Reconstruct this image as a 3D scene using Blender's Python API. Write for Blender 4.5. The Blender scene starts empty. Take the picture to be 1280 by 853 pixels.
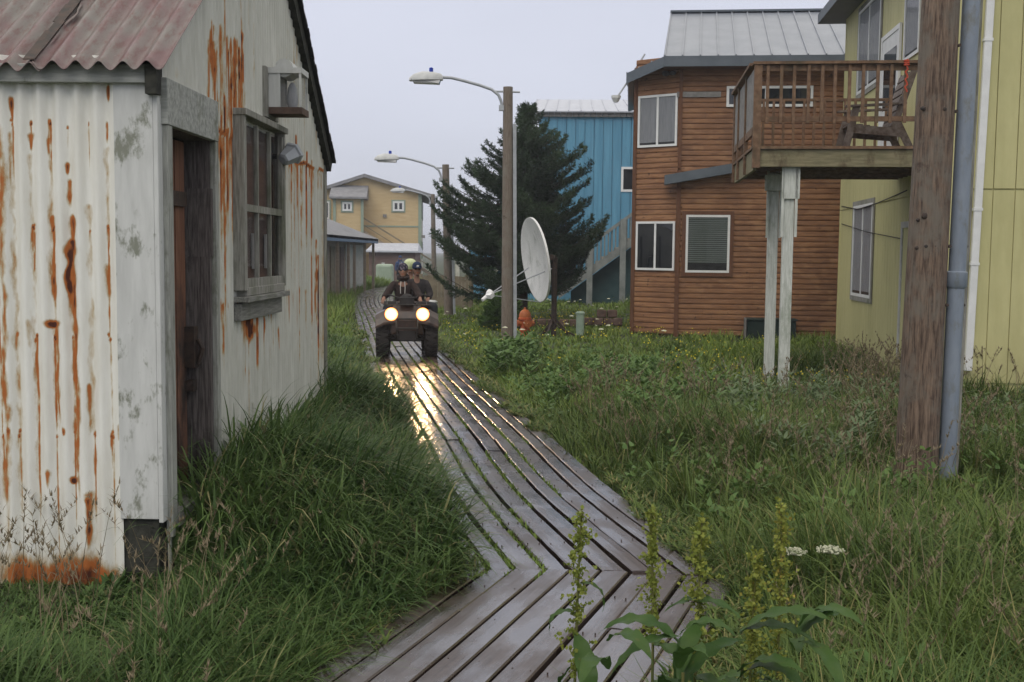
import bpy, bmesh, math, random
import numpy as np
from mathutils import Vector, Matrix, Euler
R = math.radians
random.seed(7)
rng = np.random.default_rng(11)
scene = bpy.context.scene
COL = scene.collection

# ------------------------------------------------------------------ camera
F = 1400.0 / 1280.0
HC = 1.95
cam_d = bpy.data.cameras.new('camera')
cam_d.sensor_width = 36.0
cam_d.lens = 36.0 * F
cam_d.clip_start = 0.05
cam_d.clip_end = 3000
cam = bpy.data.objects.new('camera', cam_d)
COL.objects.link(cam)
PITCH = math.atan(111.5 / 1400.0)
ROLL = 0.0100
CR = Matrix.Rotation(math.pi / 2 - PITCH, 3, 'X') @ Matrix.Rotation(ROLL, 3, 'Z')
cam.matrix_world = Matrix.Translation((0, 0, HC)) @ CR.to_4x4()
scene.camera = cam

# ------------------------------------------------------------------ world: overcast over a Nishita sky
SUN_EL, SUN_AZ = R(48), R(200)      # azimuth measured clockwise from +Y (behind the camera, a little to the left)
w = bpy.data.worlds.new('World')
scene.world = w
w.use_nodes = True
nt = w.node_tree
nt.nodes.clear()
out = nt.nodes.new('ShaderNodeOutputWorld')
bg = nt.nodes.new('ShaderNodeBackground')
bg.inputs['Strength'].default_value = 0.10
sky = nt.nodes.new('ShaderNodeTexSky')
sky.sky_type = 'NISHITA'
sky.sun_disc = False
sky.sun_elevation = SUN_EL
sky.sun_rotation = SUN_AZ
tc = nt.nodes.new('ShaderNodeTexCoord')
sp = nt.nodes.new('ShaderNodeSeparateXYZ')
nt.links.new(tc.outputs['Generated'], sp.inputs[0])
cr = nt.nodes.new('ShaderNodeValToRGB')
cr.color_ramp.elements[0].position = 0.0
cr.color_ramp.elements[0].color = (0.53, 0.545, 0.625, 1)
cr.color_ramp.elements[1].position = 0.30
cr.color_ramp.elements[1].color = (0.625, 0.645, 0.745, 1)
e = cr.color_ramp.elements.new(0.6)
e.color = (0.98, 0.95, 0.90, 1)
e = cr.color_ramp.elements.new(1.0)
e.color = (1.15, 1.10, 1.0, 1)
nt.links.new(sp.outputs['Z'], cr.inputs[0])
no = nt.nodes.new('ShaderNodeTexNoise')
no.inputs['Scale'].default_value = 1.6
no.inputs['Detail'].default_value = 4
mp = nt.nodes.new('ShaderNodeMapping')
mp.inputs['Scale'].default_value = (1, 1, 3.5)
nt.links.new(tc.outputs['Generated'], mp.inputs[0])
nt.links.new(mp.outputs[0], no.inputs['Vector'])
mr = nt.nodes.new('ShaderNodeMapRange')
mr.inputs[1].default_value = 0.3; mr.inputs[2].default_value = 0.7
mr.inputs[3].default_value = 9.3; mr.inputs[4].default_value = 10.7
nt.links.new(no.outputs[0], mr.inputs[0])
vm = nt.nodes.new('ShaderNodeVectorMath'); vm.operation = 'SCALE'
nt.links.new(cr.outputs[0], vm.inputs[0]); nt.links.new(mr.outputs[0], vm.inputs['Scale'])
mx = nt.nodes.new('ShaderNodeMix'); mx.data_type = 'RGBA'
mx.inputs[0].default_value = 0.93
nt.links.new(sky.outputs[0], mx.inputs[6]); nt.links.new(vm.outputs[0], mx.inputs[7])
nt.links.new(mx.outputs[2], bg.inputs['Color'])
nt.links.new(bg.outputs[0], out.inputs['Surface'])

sl = bpy.data.lights.new('sun', 'SUN')
sl.energy = 0.9
sl.angle = R(40)
sl.color = (1.0, 0.94, 0.84)
so = bpy.data.objects.new('sun', sl)
COL.objects.link(so)
sd = Vector((math.sin(SUN_AZ) * math.cos(SUN_EL), math.cos(SUN_AZ) * math.cos(SUN_EL), math.sin(SUN_EL)))
so.rotation_euler = sd.to_track_quat('Z', 'Y').to_euler()
so.location = (0, -10, 30)
scene.view_settings.view_transform = 'Standard'
scene.view_settings.look = 'None'
scene.view_settings.exposure = 0.22
scene.view_settings.gamma = 1.0
scene.view_settings.use_curve_mapping = False
scene.cycles.max_bounces = 6
scene.cycles.transparent_max_bounces = 12
scene.cycles.volume_bounces = 0

# ------------------------------------------------------------------ placing helpers
def ray(px, py):
    return CR @ Vector((px - 640.0, -(py - 426.5), -1400.0))
def P(px, py, d):
    r = ray(px, py); k = d / r.y
    return Vector((r.x * k, d, HC + r.z * k))
def G(px, py, z=0.0):
    r = ray(px, py); k = (z - HC) / r.z
    return Vector((r.x * k, r.y * k, z))

# ------------------------------------------------------------------ objects helpers
def tag(o, label=None, cat=None, group=None, kind=None):
    if label: o['label'] = label
    if cat: o['category'] = cat
    if group: o['group'] = group
    if kind: o['kind'] = kind
    return o
def empty(name, loc=(0, 0, 0), rz=0.0, label=None, cat=None, group=None):
    o = bpy.data.objects.new(name, None)
    COL.objects.link(o)
    o.empty_display_size = 0.2
    o.location = loc; o.rotation_euler = (0, 0, rz)
    return tag(o, label, cat, group)
def mesh_np(name, V, Fc, mat=None, parent=None, smooth=False, attrs=None, nper=4):
    V = np.asarray(V, dtype=np.float32).reshape(-1, 3)
    Fc = np.asarray(Fc, dtype=np.int32).reshape(-1, nper)
    me = bpy.data.meshes.new(name)
    me.vertices.add(len(V)); me.vertices.foreach_set('co', V.ravel())
    me.loops.add(Fc.size); me.loops.foreach_set('vertex_index', Fc.ravel())
    me.polygons.add(len(Fc))
    me.polygons.foreach_set('loop_start', np.arange(0, Fc.size, nper, dtype=np.int32))
    me.polygons.foreach_set('loop_total', np.full(len(Fc), nper, dtype=np.int32))
    me.update(calc_edges=True)
    me.polygons.foreach_set('use_smooth', np.full(len(Fc), bool(smooth)))
    if attrs:
        for k, a in attrs.items():
            at = me.attributes.new(k, 'FLOAT', 'POINT')
            at.data.foreach_set('value', np.asarray(a, dtype=np.float32).ravel())
    if mat: me.materials.append(mat)
    o = bpy.data.objects.new(name, me)
    COL.objects.link(o)
    if parent: o.parent = parent
    return o

class MB:
    def __init__(s): s.v = []; s.f = []
    def add(s, vs, fs):
        n = len(s.v); s.v += [tuple(a) for a in vs]; s.f += [tuple(i + n for i in f) for f in fs]; return s
    def hexa(s, p):   # p[0..3] bottom loop, p[4..7] top loop
        return s.add(p, [(0, 3, 2, 1), (4, 5, 6, 7), (0, 1, 5, 4), (1, 2, 6, 5), (2, 3, 7, 6), (3, 0, 4, 7)])
    def box(s, x0, x1, y0, y1, z0, z1):
        return s.hexa([(x0, y0, z0), (x1, y0, z0), (x1, y1, z0), (x0, y1, z0), (x0, y0, z1), (x1, y0, z1), (x1, y1, z1), (x0, y1, z1)])
    def obox(s, c, size, M=None):
        hx, hy, hz = size[0] / 2, size[1] / 2, size[2] / 2
        M = M or Matrix.Identity(3); c = Vector(c)
        p = [c + M @ Vector(q) for q in [(-hx, -hy, -hz), (hx, -hy, -hz), (hx, hy, -hz), (-hx, hy, -hz), (-hx, -hy, hz), (hx, -hy, hz), (hx, hy, hz), (-hx, hy, hz)]]
        return s.hexa(p)
    def bar(s, a, b, w_, t, up=(0, 0, 1)):   # rectangular bar from a to b; w_ across, t along up
        a = Vector(a); b = Vector(b); d = (b - a).normalized(); up = Vector(up)
        sx = d.cross(up)
        if sx.length < 1e-4: sx = d.cross(Vector((0, 1, 0)))
        sx.normalize(); u = sx.cross(d).normalized()
        p = []
        for q in (a, b):
            p += [q - sx * w_ / 2 - u * t / 2, q + sx * w_ / 2 - u * t / 2, q + sx * w_ / 2 + u * t / 2, q - sx * w_ / 2 + u * t / 2]
        return s.hexa(p)
    def tube(s, pts, rad, n=10, cap=True):
        pts = [Vector(p) for p in pts]
        if not isinstance(rad, (list, tuple)): rad = [rad] * len(pts)
        vs = []; prev = None
        for i, p in enumerate(pts):
            d = (pts[min(i + 1, len(pts) - 1)] - pts[max(i - 1, 0)]).normalized()
            if prev is None:
                a = Vector((0, 0, 1)) if abs(d.z) < 0.9 else Vector((1, 0, 0))
                u = d.cross(a).normalized()
            else:
                u = (prev - d * prev.dot(d)).normalized()
            prev = u; v = d.cross(u)
            for k in range(n):
                t = 2 * math.pi * k / n
                vs.append(p + (u * math.cos(t) + v * math.sin(t)) * rad[i])
        fs = []
        for i in range(len(pts) - 1):
            for k in range(n):
                k2 = (k + 1) % n
                fs.append((i * n + k, i * n + k2, (i + 1) * n + k2, (i + 1) * n + k))
        if cap:
            fs.append(tuple(reversed(range(n)))); fs.append(tuple(range((len(pts) - 1) * n, len(pts) * n)))
        return s.add(vs, fs)
    def lathe(s, prof, c=(0, 0, 0), n=16, M=None):   # prof: (r, z)
        M = M or Matrix.Identity(3); c = Vector(c); vs = []
        for r, z in prof:
            for k in range(n):
                t = 2 * math.pi * k / n
                vs.append(c + M @ Vector((r * math.cos(t), r * math.sin(t), z)))
        fs = []
        for i in range(len(prof) - 1):
            for k in range(n):
                k2 = (k + 1) % n
                fs.append((i * n + k, i * n + k2, (i + 1) * n + k2, (i + 1) * n + k))
        fs.append(tuple(reversed(range(n)))); fs.append(tuple(range((len(prof) - 1) * n, len(prof) * n)))
        return s.add(vs, fs)
    def prism(s, poly, off):   # polygon (3D points) extruded by vector off
        poly = [Vector(p) for p in poly]; off = Vector(off); n = len(poly)
        vs = poly + [p + off for p in poly]
        fs = [tuple(range(n)), tuple(reversed(range(n, 2 * n)))]
        fs += [(i, i + n, (i + 1) % n + n, (i + 1) % n) for i in range(n)]
        return s.add(vs, fs)
    def ell(s, c, r, n=12, m=8, M=None):
        M = M or Matrix.Identity(3)
        prof = [(math.sin(math.pi * i / m), -math.cos(math.pi * i / m)) for i in range(m + 1)]
        prof[0] = (0.001, -1); prof[-1] = (0.001, 1)
        D = Matrix.Diagonal(Vector(r))
        return s.lathe(prof, c, n, M @ D)
    def quad(s, a, b, c, d): return s.add([a, b, c, d], [(0, 1, 2, 3)])
    def build(s, name, mat=None, parent=None, smooth=False, bevel=0.0, loc=None):
        me = bpy.data.meshes.new(name)
        me.from_pydata([tuple(v) for v in s.v], [], s.f)
        bm = bmesh.new(); bm.from_mesh(me); bmesh.ops.recalc_face_normals(bm, faces=bm.faces)
        if smooth:
            for ed in bm.edges:
                if ed.is_manifold and ed.calc_face_angle(0) > 0.85: ed.smooth = False
        bm.to_mesh(me); bm.free()
        if smooth:
            for p in me.polygons: p.use_smooth = len(p.vertices) <= 4
        if mat: me.materials.append(mat)
        o = bpy.data.objects.new(name, me); COL.objects.link(o)
        if parent: o.parent = parent
        if loc: o.location = loc
        if bevel:
            b = o.modifiers.new('bevel', 'BEVEL'); b.width = bevel; b.segments = 2; b.limit_method = 'ANGLE'; b.angle_limit = R(50)
        return o

def children(o): return [c for c in bpy.data.objects if c.parent == o]
def copy_tree(o, parent=None):
    c = o.copy(); COL.objects.link(c)
    if parent: c.parent = parent
    for ch in children(o): copy_tree(ch, c)
    return c

# ------------------------------------------------------------------ noise in numpy
def vnoise(x, y, seed=0):
    x = np.asarray(x, float); y = np.asarray(y, float)
    r = np.random.default_rng(seed).random((256, 256))
    xi = np.floor(x).astype(int); yi = np.floor(y).astype(int)
    fx = x - xi; fy = y - yi; fx = fx * fx * (3 - 2 * fx); fy = fy * fy * (3 - 2 * fy)
    a = r[xi & 255, yi & 255]; b = r[(xi + 1) & 255, yi & 255]; c = r[xi & 255, (yi + 1) & 255]; d = r[(xi + 1) & 255, (yi + 1) & 255]
    return (a * (1 - fx) + b * fx) * (1 - fy) + (c * (1 - fx) + d * fx) * fy
def fbm(x, y, seed=0, o=4):
    t = 0; a = 0.5; n = 0
    for i in range(o):
        t = t + a * vnoise(x * 2 ** i, y * 2 ** i, seed + i); n += a; a *= 0.5
    return t / n
def sstep(a, b, x):
    t = np.clip((x - a) / (b - a), 0, 1); return t * t * (3 - 2 * t)

# ------------------------------------------------------------------ materials
def newmat(name):
    m = bpy.data.materials.new(name); m.use_nodes = True
    n = m.node_tree; b = n.nodes['Principled BSDF']
    return m, n, b
def nd(n, t, **kw):
    x = n.nodes.new(t)
    for k, v in kw.items(): setattr(x, k, v)
    return x
def mixrgb(n, fac, a, b, blend='MIX'):
    x = nd(n, 'ShaderNodeMix', data_type='RGBA', blend_type=blend)
    for sock, val in ((0, fac), (6, a), (7, b)):
        if hasattr(val, 'is_output'): n.links.new(val, x.inputs[sock])
        elif sock == 0: x.inputs[0].default_value = val
        else: x.inputs[sock].default_value = (*val, 1)
    return x.outputs[2]
def noise(n, scale, stretch=(1, 1, 1), detail=5, rough=0.6, coord='Object'):
    t = nd(n, 'ShaderNodeTexCoord'); mp = nd(n, 'ShaderNodeMapping'); mp.inputs['Scale'].default_value = stretch
    x = nd(n, 'ShaderNodeTexNoise'); x.inputs['Scale'].default_value = scale; x.inputs['Detail'].default_value = detail; x.inputs['Roughness'].default_value = rough
    n.links.new(t.outputs[coord], mp.inputs[0]); n.links.new(mp.outputs[0], x.inputs['Vector'])
    return x.outputs[0]
def rng_map(n, v, a, b, c=0.0, d=1.0):
    x = nd(n, 'ShaderNodeMapRange'); n.links.new(v, x.inputs[0])
    for i, q in enumerate((a, b, c, d)): x.inputs[i + 1].default_value = q
    return x.outputs[0]
def bump(n, b, h, strength=0.3, dist=0.01):
    x = nd(n, 'ShaderNodeBump'); x.inputs['Strength'].default_value = strength; x.inputs['Distance'].default_value = dist
    n.links.new(h, x.inputs['Height']); n.links.new(x.outputs[0], b.inputs['Normal'])
def pmat(name, c1, c2, scale=4, stretch=(1, 1, 1), rough=0.7, spec=0.3, bs=0.2, bd=0.01, lo=0.35, hi=0.65, metal=0.0, dirt=None, dirt_scale=1.3, dirt_lo=0.52, dirt_hi=0.68):
    m, n, b = newmat(name)
    v = noise(n, scale, stretch)
    c = mixrgb(n, rng_map(n, v, lo, hi), c1, c2)
    if dirt:
        v2 = noise(n, dirt_scale, (1, 1, 0.5), 7, 0.7)
        c = mixrgb(n, rng_map(n, v2, dirt_lo, dirt_hi), c, dirt)
    n.links.new(c, b.inputs['Base Color'])
    b.inputs['Roughness'].default_value = rough
    b.inputs['Specular IOR Level'].default_value = spec
    b.inputs['Metallic'].default_value = metal
    if bs: bump(n, b, v, bs, bd)
    return m
M = {}
GX = (1, 14, 14); GY = (14, 1, 14); GZ = (14, 14, 1)
M['grey_wood'] = pmat('grey_wood', (0.17, 0.165, 0.145), (0.34, 0.335, 0.305), 5, GZ, 0.85, bs=0.5, dirt=(0.10, 0.11, 0.07))
M['grey_wood_h'] = pmat('grey_wood_h', (0.15, 0.15, 0.14), (0.27, 0.27, 0.25), 5, GY, 0.85, bs=0.5, dirt=(0.11, 0.12, 0.08))
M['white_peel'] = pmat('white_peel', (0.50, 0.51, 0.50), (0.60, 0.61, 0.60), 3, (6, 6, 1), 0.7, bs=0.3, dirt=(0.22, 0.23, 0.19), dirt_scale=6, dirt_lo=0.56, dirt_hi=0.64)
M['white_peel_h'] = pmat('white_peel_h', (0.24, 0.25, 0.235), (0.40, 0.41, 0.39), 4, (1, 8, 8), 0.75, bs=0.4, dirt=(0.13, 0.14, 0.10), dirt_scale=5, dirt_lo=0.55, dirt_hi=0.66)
M['jamb_paint'] = pmat('jamb_paint', (0.22, 0.225, 0.21), (0.37, 0.38, 0.35), 5, GZ, 0.8, bs=0.4, dirt=(0.12, 0.13, 0.09), dirt_scale=5)
M['door_red'] = pmat('door_red', (0.12, 0.055, 0.035), (0.21, 0.10, 0.062), 5, GZ, 0.75, bs=0.4, dirt=(0.03, 0.022, 0.02), dirt_scale=2)
M['door_dark'] = pmat('door_dark', (0.06, 0.05, 0.05), (0.17, 0.15, 0.145), 6, GZ, 0.85, bs=0.5, dirt=(0.03, 0.027, 0.025), dirt_scale=4)
M['black'] = pmat('black', (0.012, 0.012, 0.013), (0.03, 0.03, 0.03), 9, rough=0.6)
M['dark_edge'] = pmat('dark_edge', (0.018, 0.02, 0.018), (0.055, 0.055, 0.045), 12, rough=0.9, bs=0.6, bd=0.02)
M['iron'] = pmat('iron', (0.03, 0.026, 0.024), (0.07, 0.045, 0.035), 20, rough=0.6, bs=0.3)
M['galv'] = pmat('galv', (0.30, 0.32, 0.35), (0.40, 0.42, 0.45), 6, rough=0.45, spec=0.5, bs=0.05)
M['conduit'] = pmat('conduit', (0.17, 0.205, 0.26), (0.22, 0.255, 0.31), 3, (4, 4, 1), rough=0.45, spec=0.5, bs=0.05, dirt=(0.16, 0.17, 0.17), dirt_scale=9)
M['lamp_grey'] = pmat('lamp_grey', (0.42, 0.43, 0.43), (0.55, 0.56, 0.56), 6, rough=0.4, bs=0.0)
M['lamp_lens'] = pmat('lamp_lens', (0.35, 0.36, 0.37), (0.42, 0.42, 0.43), 6, rough=0.15, spec=0.6, bs=0.0)
M['blue_cell'] = pmat('blue_cell', (0.01, 0.03, 0.30), (0.015, 0.05, 0.38), 6, rough=0.3, bs=0.0)
M['white_trim'] = pmat('white_trim', (0.66, 0.67, 0.67), (0.74, 0.75, 0.75), 5, rough=0.45, bs=0.02)
M['white_post'] = pmat('white_post', (0.40, 0.42, 0.38), (0.60, 0.62, 0.58), 4, GZ, 0.75, bs=0.3, dirt=(0.27, 0.30, 0.24), dirt_scale=4)
M['deck_wood'] = pmat('deck_wood', (0.11, 0.060, 0.035), (0.21, 0.130, 0.078), 4, (3, 3, 3), 0.75, bs=0.3, dirt=(0.075, 0.06, 0.035), dirt_scale=3)
M['deck_rim'] = pmat('deck_rim', (0.15, 0.135, 0.075), (0.24, 0.21, 0.125), 4, (1, 8, 8), 0.75, bs=0.3, dirt=(0.08, 0.055, 0.03), dirt_scale=3)
M['chair_wood'] = pmat('chair_wood', (0.07, 0.045, 0.03), (0.17, 0.14, 0.12), 6, (2, 2, 2), 0.6, bs=0.2)
M['lattice'] = pmat('lattice', (0.17, 0.165, 0.16), (0.27, 0.26, 0.25), 9, rough=0.8)
M['roof_steel'] = pmat('roof_steel', (0.20, 0.22, 0.26), (0.25, 0.27, 0.31), 2, (1, 1, 1), 0.35, 0.5, bs=0.03)
M['fascia_grey'] = pmat('fascia_grey', (0.085, 0.105, 0.125), (0.11, 0.13, 0.155), 3, rough=0.5, bs=0.03)
M['far_roof'] = pmat('far_roof', (0.19, 0.19, 0.205), (0.26, 0.26, 0.275), 3, (1, 1, 1), 0.8, dirt=(0.15, 0.15, 0.15))
M['blue_fascia'] = pmat('blue_fascia', (0.09, 0.15, 0.24), (0.12, 0.18, 0.28), 3, rough=0.6)
M['white_roof'] = pmat('white_roof', (0.42, 0.44, 0.50), (0.52, 0.54, 0.60), 3, rough=0.45, bs=0.03)
M['blue_wall'] = pmat('blue_wall', (0.080, 0.235, 0.36), (0.11, 0.30, 0.44), 1.6, (6, 6, 0.3), 0.6, bs=0.03, dirt=(0.09, 0.24, 0.36))
M['teal_dark'] = pmat('teal_dark', (0.03, 0.07, 0.075), (0.045, 0.09, 0.095), 3, rough=0.8)
M['far_yellow'] = pmat('far_yellow', (0.50, 0.37, 0.20), (0.57, 0.44, 0.25), 1.2, (1, 1, 5), 0.7, bs=0.05)
M['far_cream'] = pmat('far_cream', (0.42, 0.40, 0.35), (0.5, 0.48, 0.44), 1.2, (1, 1, 5), 0.7, bs=0.05)
M['green_trim'] = pmat('green_trim', (0.24, 0.30, 0.24), (0.28, 0.34, 0.27), 3, rough=0.6)
M['far_tan'] = pmat('far_tan', (0.24, 0.19, 0.145), (0.31, 0.25, 0.19), 2, (1, 1, 6), 0.8)
M['far_brown'] = pmat('far_brown', (0.13, 0.085, 0.075), (0.17, 0.115, 0.10), 2, (1, 1, 6), 0.8)
M['stair_grey'] = pmat('stair_grey', (0.16, 0.175, 0.17), (0.24, 0.255, 0.245), 3, rough=0.8)
M['stair_tread'] = pmat('stair_tread', (0.24, 0.215, 0.18), (0.33, 0.295, 0.25), 3, rough=0.8)
M['pale_pick'] = pmat('pale_pick', (0.42, 0.42, 0.36), (0.54, 0.54, 0.48), 3, rough=0.8)
M['brown_pick'] = pmat('brown_pick', (0.15, 0.125, 0.085), (0.24, 0.20, 0.14), 3, rough=0.85)
M['pale_green'] = pmat('pale_green', (0.30, 0.38, 0.29), (0.36, 0.44, 0.35), 4, rough=0.5, bs=0.02)
M['dish_white'] = pmat('dish_white', (0.72, 0.72, 0.72), (0.80, 0.80, 0.80), 4, rough=0.4, bs=0.0, dirt=(0.50, 0.51, 0.49), dirt_scale=5)
M['hydrant_red'] = pmat('hydrant_red', (0.44, 0.085, 0.03), (0.56, 0.13, 0.045), 12, rough=0.55, bs=0.15)
M['hydrant_cap'] = pmat('hydrant_cap', (0.36, 0.09, 0.03), (0.50, 0.16, 0.05), 12, rough=0.55, bs=0.15)
M['edge_block'] = pmat('edge_block', (0.075, 0.05, 0.04), (0.15, 0.10, 0.08), 5, rough=0.9, bs=0.5, bd=0.03)
M['marker_green'] = pmat('marker_green', (0.27, 0.36, 0.28), (0.34, 0.43, 0.35), 5, rough=0.6)
M['bin_dark'] = pmat('bin_dark', (0.012, 0.024, 0.022), (0.022, 0.038, 0.034), 5, rough=0.55)
M['rubber'] = pmat('rubber', (0.012, 0.011, 0.011), (0.03, 0.026, 0.024), 14, rough=0.85)
M['atv_body'] = pmat('atv_body', (0.022, 0.013, 0.011), (0.060, 0.034, 0.024), 9, rough=0.35, spec=0.5, bs=0.0)
M['atv_black'] = pmat('atv_black', (0.018, 0.016, 0.016), (0.03, 0.027, 0.026), 8, rough=0.5, bs=0.0)
M['skin'] = pmat('skin', (0.25, 0.135, 0.095), (0.30, 0.165, 0.115), 8, rough=0.55, bs=0.0)
M['jacket'] = pmat('jacket', (0.020, 0.013, 0.012), (0.036, 0.023, 0.020), 14, rough=0.9)
M['jacket_b'] = pmat('jacket_b', (0.022, 0.020, 0.022), (0.04, 0.034, 0.036), 14, rough=0.9)
M['jacket_c'] = pmat('jacket_c', (0.12, 0.14, 0.07), (0.16, 0.18, 0.09), 14, rough=0.9)
M['jacket_blue'] = pmat('jacket_blue', (0.025, 0.05, 0.13), (0.04, 0.07, 0.17), 14, rough=0.9)
M['trouser'] = pmat('trouser', (0.02, 0.022, 0.03), (0.035, 0.037, 0.045), 14, rough=0.9)
M['cord'] = pmat('cord', (0.5, 0.48, 0.45), (0.6, 0.58, 0.55), 14, rough=0.9)
M['hat_dark'] = pmat('hat_dark', (0.02, 0.018, 0.035), (0.20, 0.16, 0.20), 22, rough=0.9, lo=0.5, hi=0.6)
M['hat_blue'] = pmat('hat_blue', (0.012, 0.02, 0.05), (0.02, 0.035, 0.08), 14, rough=0.9)
M['hat_lime'] = pmat('hat_lime', (0.42, 0.48, 0.24), (0.60, 0.64, 0.42), 14, rough=0.7)
M['hair'] = pmat('hair', (0.012, 0.009, 0.008), (0.02, 0.015, 0.012), 14, rough=0.6)
M['moss'] = pmat('moss', (0.03, 0.05, 0.018), (0.07, 0.095, 0.03), 20, rough=0.95)
M['concrete'] = pmat('concrete', (0.14, 0.14, 0.13), (0.22, 0.22, 0.20), 8, rough=0.9, bs=0.4)
M['rope_red'] = pmat('rope_red', (0.45, 0.06, 0.03), (0.5, 0.08, 0.04), 8, rough=0.8)

# yellow-green plywood siding with grooves as geometry
M['yellow_wall'] = pmat('yellow_wall', (0.49, 0.46, 0.225), (0.545, 0.515, 0.26), 1.5, (5, 5, 0.6), 0.6, 0.35, bs=0.06, dirt=(0.41, 0.39, 0.185), dirt_scale=1.0, dirt_lo=0.45, dirt_hi=0.8)
# stained log siding
def wood_siding(name, c1, c2, c3):
    m, n, b = newmat(name)
    v = noise(n, 1.6, (1.2, 1.2, 11), 6, 0.65)
    v2 = noise(n, 10, (0.5, 0.5, 9), 5, 0.7)
    v3 = noise(n, 0.5, (1, 1, 1), 3)
    c = mixrgb(n, rng_map(n, v, 0.35, 0.65), c1, c2)
    c = mixrgb(n, rng_map(n, v2, 0.5, 0.72, 0, 0.6), c, c3)
    c = mixrgb(n, rng_map(n, v3, 0.4, 0.62, 0, 0.45), c, c3)
    v4 = noise(n, 2.3, (1, 1, 2.2), 2, 0.5); v5 = noise(n, 7.0, (1, 1, 1.2), 2, 0.4)
    c = mixrgb(n, rng_map(n, v4, 0.55, 0.66, 0, 0.35), c, (0.40, 0.22, 0.11)); c = mixrgb(n, rng_map(n, v5, 0.70, 0.76, 0, 0.8), c, (0.05, 0.022, 0.014))
    n.links.new(c, b.inputs['Base Color'])
    b.inputs['Roughness'].default_value = 0.6; b.inputs['Specular IOR Level'].default_value = 0.3
    bump(n, b, v2, 0.3, 0.01)
    return m
M['log'] = wood_siding('log_siding', (0.190, 0.088, 0.042), (0.340, 0.170, 0.080), (0.085, 0.040, 0.024))
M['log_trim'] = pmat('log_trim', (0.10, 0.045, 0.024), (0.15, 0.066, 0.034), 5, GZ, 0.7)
# roof corrugated
def roof_mat():
    m, n, b = newmat('rusty_roof')
    v = noise(n, 2.2, (2.5, 0.8, 1), 6, 0.7)
    v2 = noise(n, 9, (3, 0.7, 1), 6, 0.7)
    c = mixrgb(n, rng_map(n, v, 0.38, 0.6), (0.150, 0.082, 0.086), (0.165, 0.150, 0.138))
    c = mixrgb(n, rng_map(n, v2, 0.50, 0.72), c, (0.13, 0.05, 0.045))
    n.links.new(c, b.inputs['Base Color'])
    n.links.new(rng_map(n, v2, 0.3, 0.7, 0.3, 0.6), b.inputs['Roughness'])
    b.inputs['Specular IOR Level'].default_value = 0.5
    bump(n, b, v2, 0.15, 0.01)
    return m
M['roof_rust'] = roof_mat()
def rust_paint(name, paint1, paint2):
    m, n, b = newmat(name)
    at = nd(n, 'ShaderNodeAttribute'); at.attribute_name = 'rust'
    v = noise(n, 14, (1, 1, 0.35), 7, 0.75)
    v1 = noise(n, 3, (4, 4, 0.7), 6, 0.7)
    ma = nd(n, 'ShaderNodeMath', operation='MULTIPLY_ADD')
    n.links.new(rng_map(n, v, 0.3, 0.7, -0.22, 0.22), ma.inputs[0]); ma.inputs[1].default_value = 1.0
    n.links.new(at.outputs['Fac'], ma.inputs[2])
    paint = mixrgb(n, rng_map(n, v1, 0.35, 0.65), paint1, paint2)
    st = mixrgb(n, rng_map(n, ma.outputs[0], 0.20, 0.50), paint, (0.42, 0.31, 0.16))
    st = mixrgb(n, rng_map(n, ma.outputs[0], 0.42, 0.62), st, (0.40, 0.125, 0.03))
    st = mixrgb(n, rng_map(n, ma.outputs[0], 0.78, 1.02), st, (0.075, 0.022, 0.012))
    n.links.new(st, b.inputs['Base Color'])
    n.links.new(rng_map(n, ma.outputs[0], 0.2, 0.6, 0.42, 0.9), b.inputs['Roughness'])
    b.inputs['Specular IOR Level'].default_value = 0.4
    bump(n, b, v, 0.12, 0.01)
    return m
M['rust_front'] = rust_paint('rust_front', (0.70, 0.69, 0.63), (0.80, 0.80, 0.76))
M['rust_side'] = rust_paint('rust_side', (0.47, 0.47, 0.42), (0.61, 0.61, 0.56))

def glass_mat(name, tint=(0.02, 0.025, 0.03), alpha=0.55):
    m, n, b = newmat(name)
    b.inputs['Base Color'].default_value = (*tint, 1); b.inputs['Roughness'].default_value = 0.04
    b.inputs['Specular IOR Level'].default_value = 0.7
    b.inputs['Alpha'].default_value = alpha
    return m
M['glass'] = glass_mat('window_glass', alpha=0.16)
M['glass_dark'] = glass_mat('dark_window_glass', (0.015, 0.018, 0.022), 1.0)
M['curtain'] = pmat('curtain', (0.34, 0.355, 0.39), (0.44, 0.455, 0.48), 3, (12, 12, 1), 0.9)
M['blind'] = pmat('blind', (0.20, 0.25, 0.22), (0.25, 0.29, 0.27), 3, (1, 1, 12), 0.8)
M['interior'] = pmat('interior', (0.02, 0.02, 0.022), (0.05, 0.048, 0.045), 3, rough=0.9)

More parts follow.
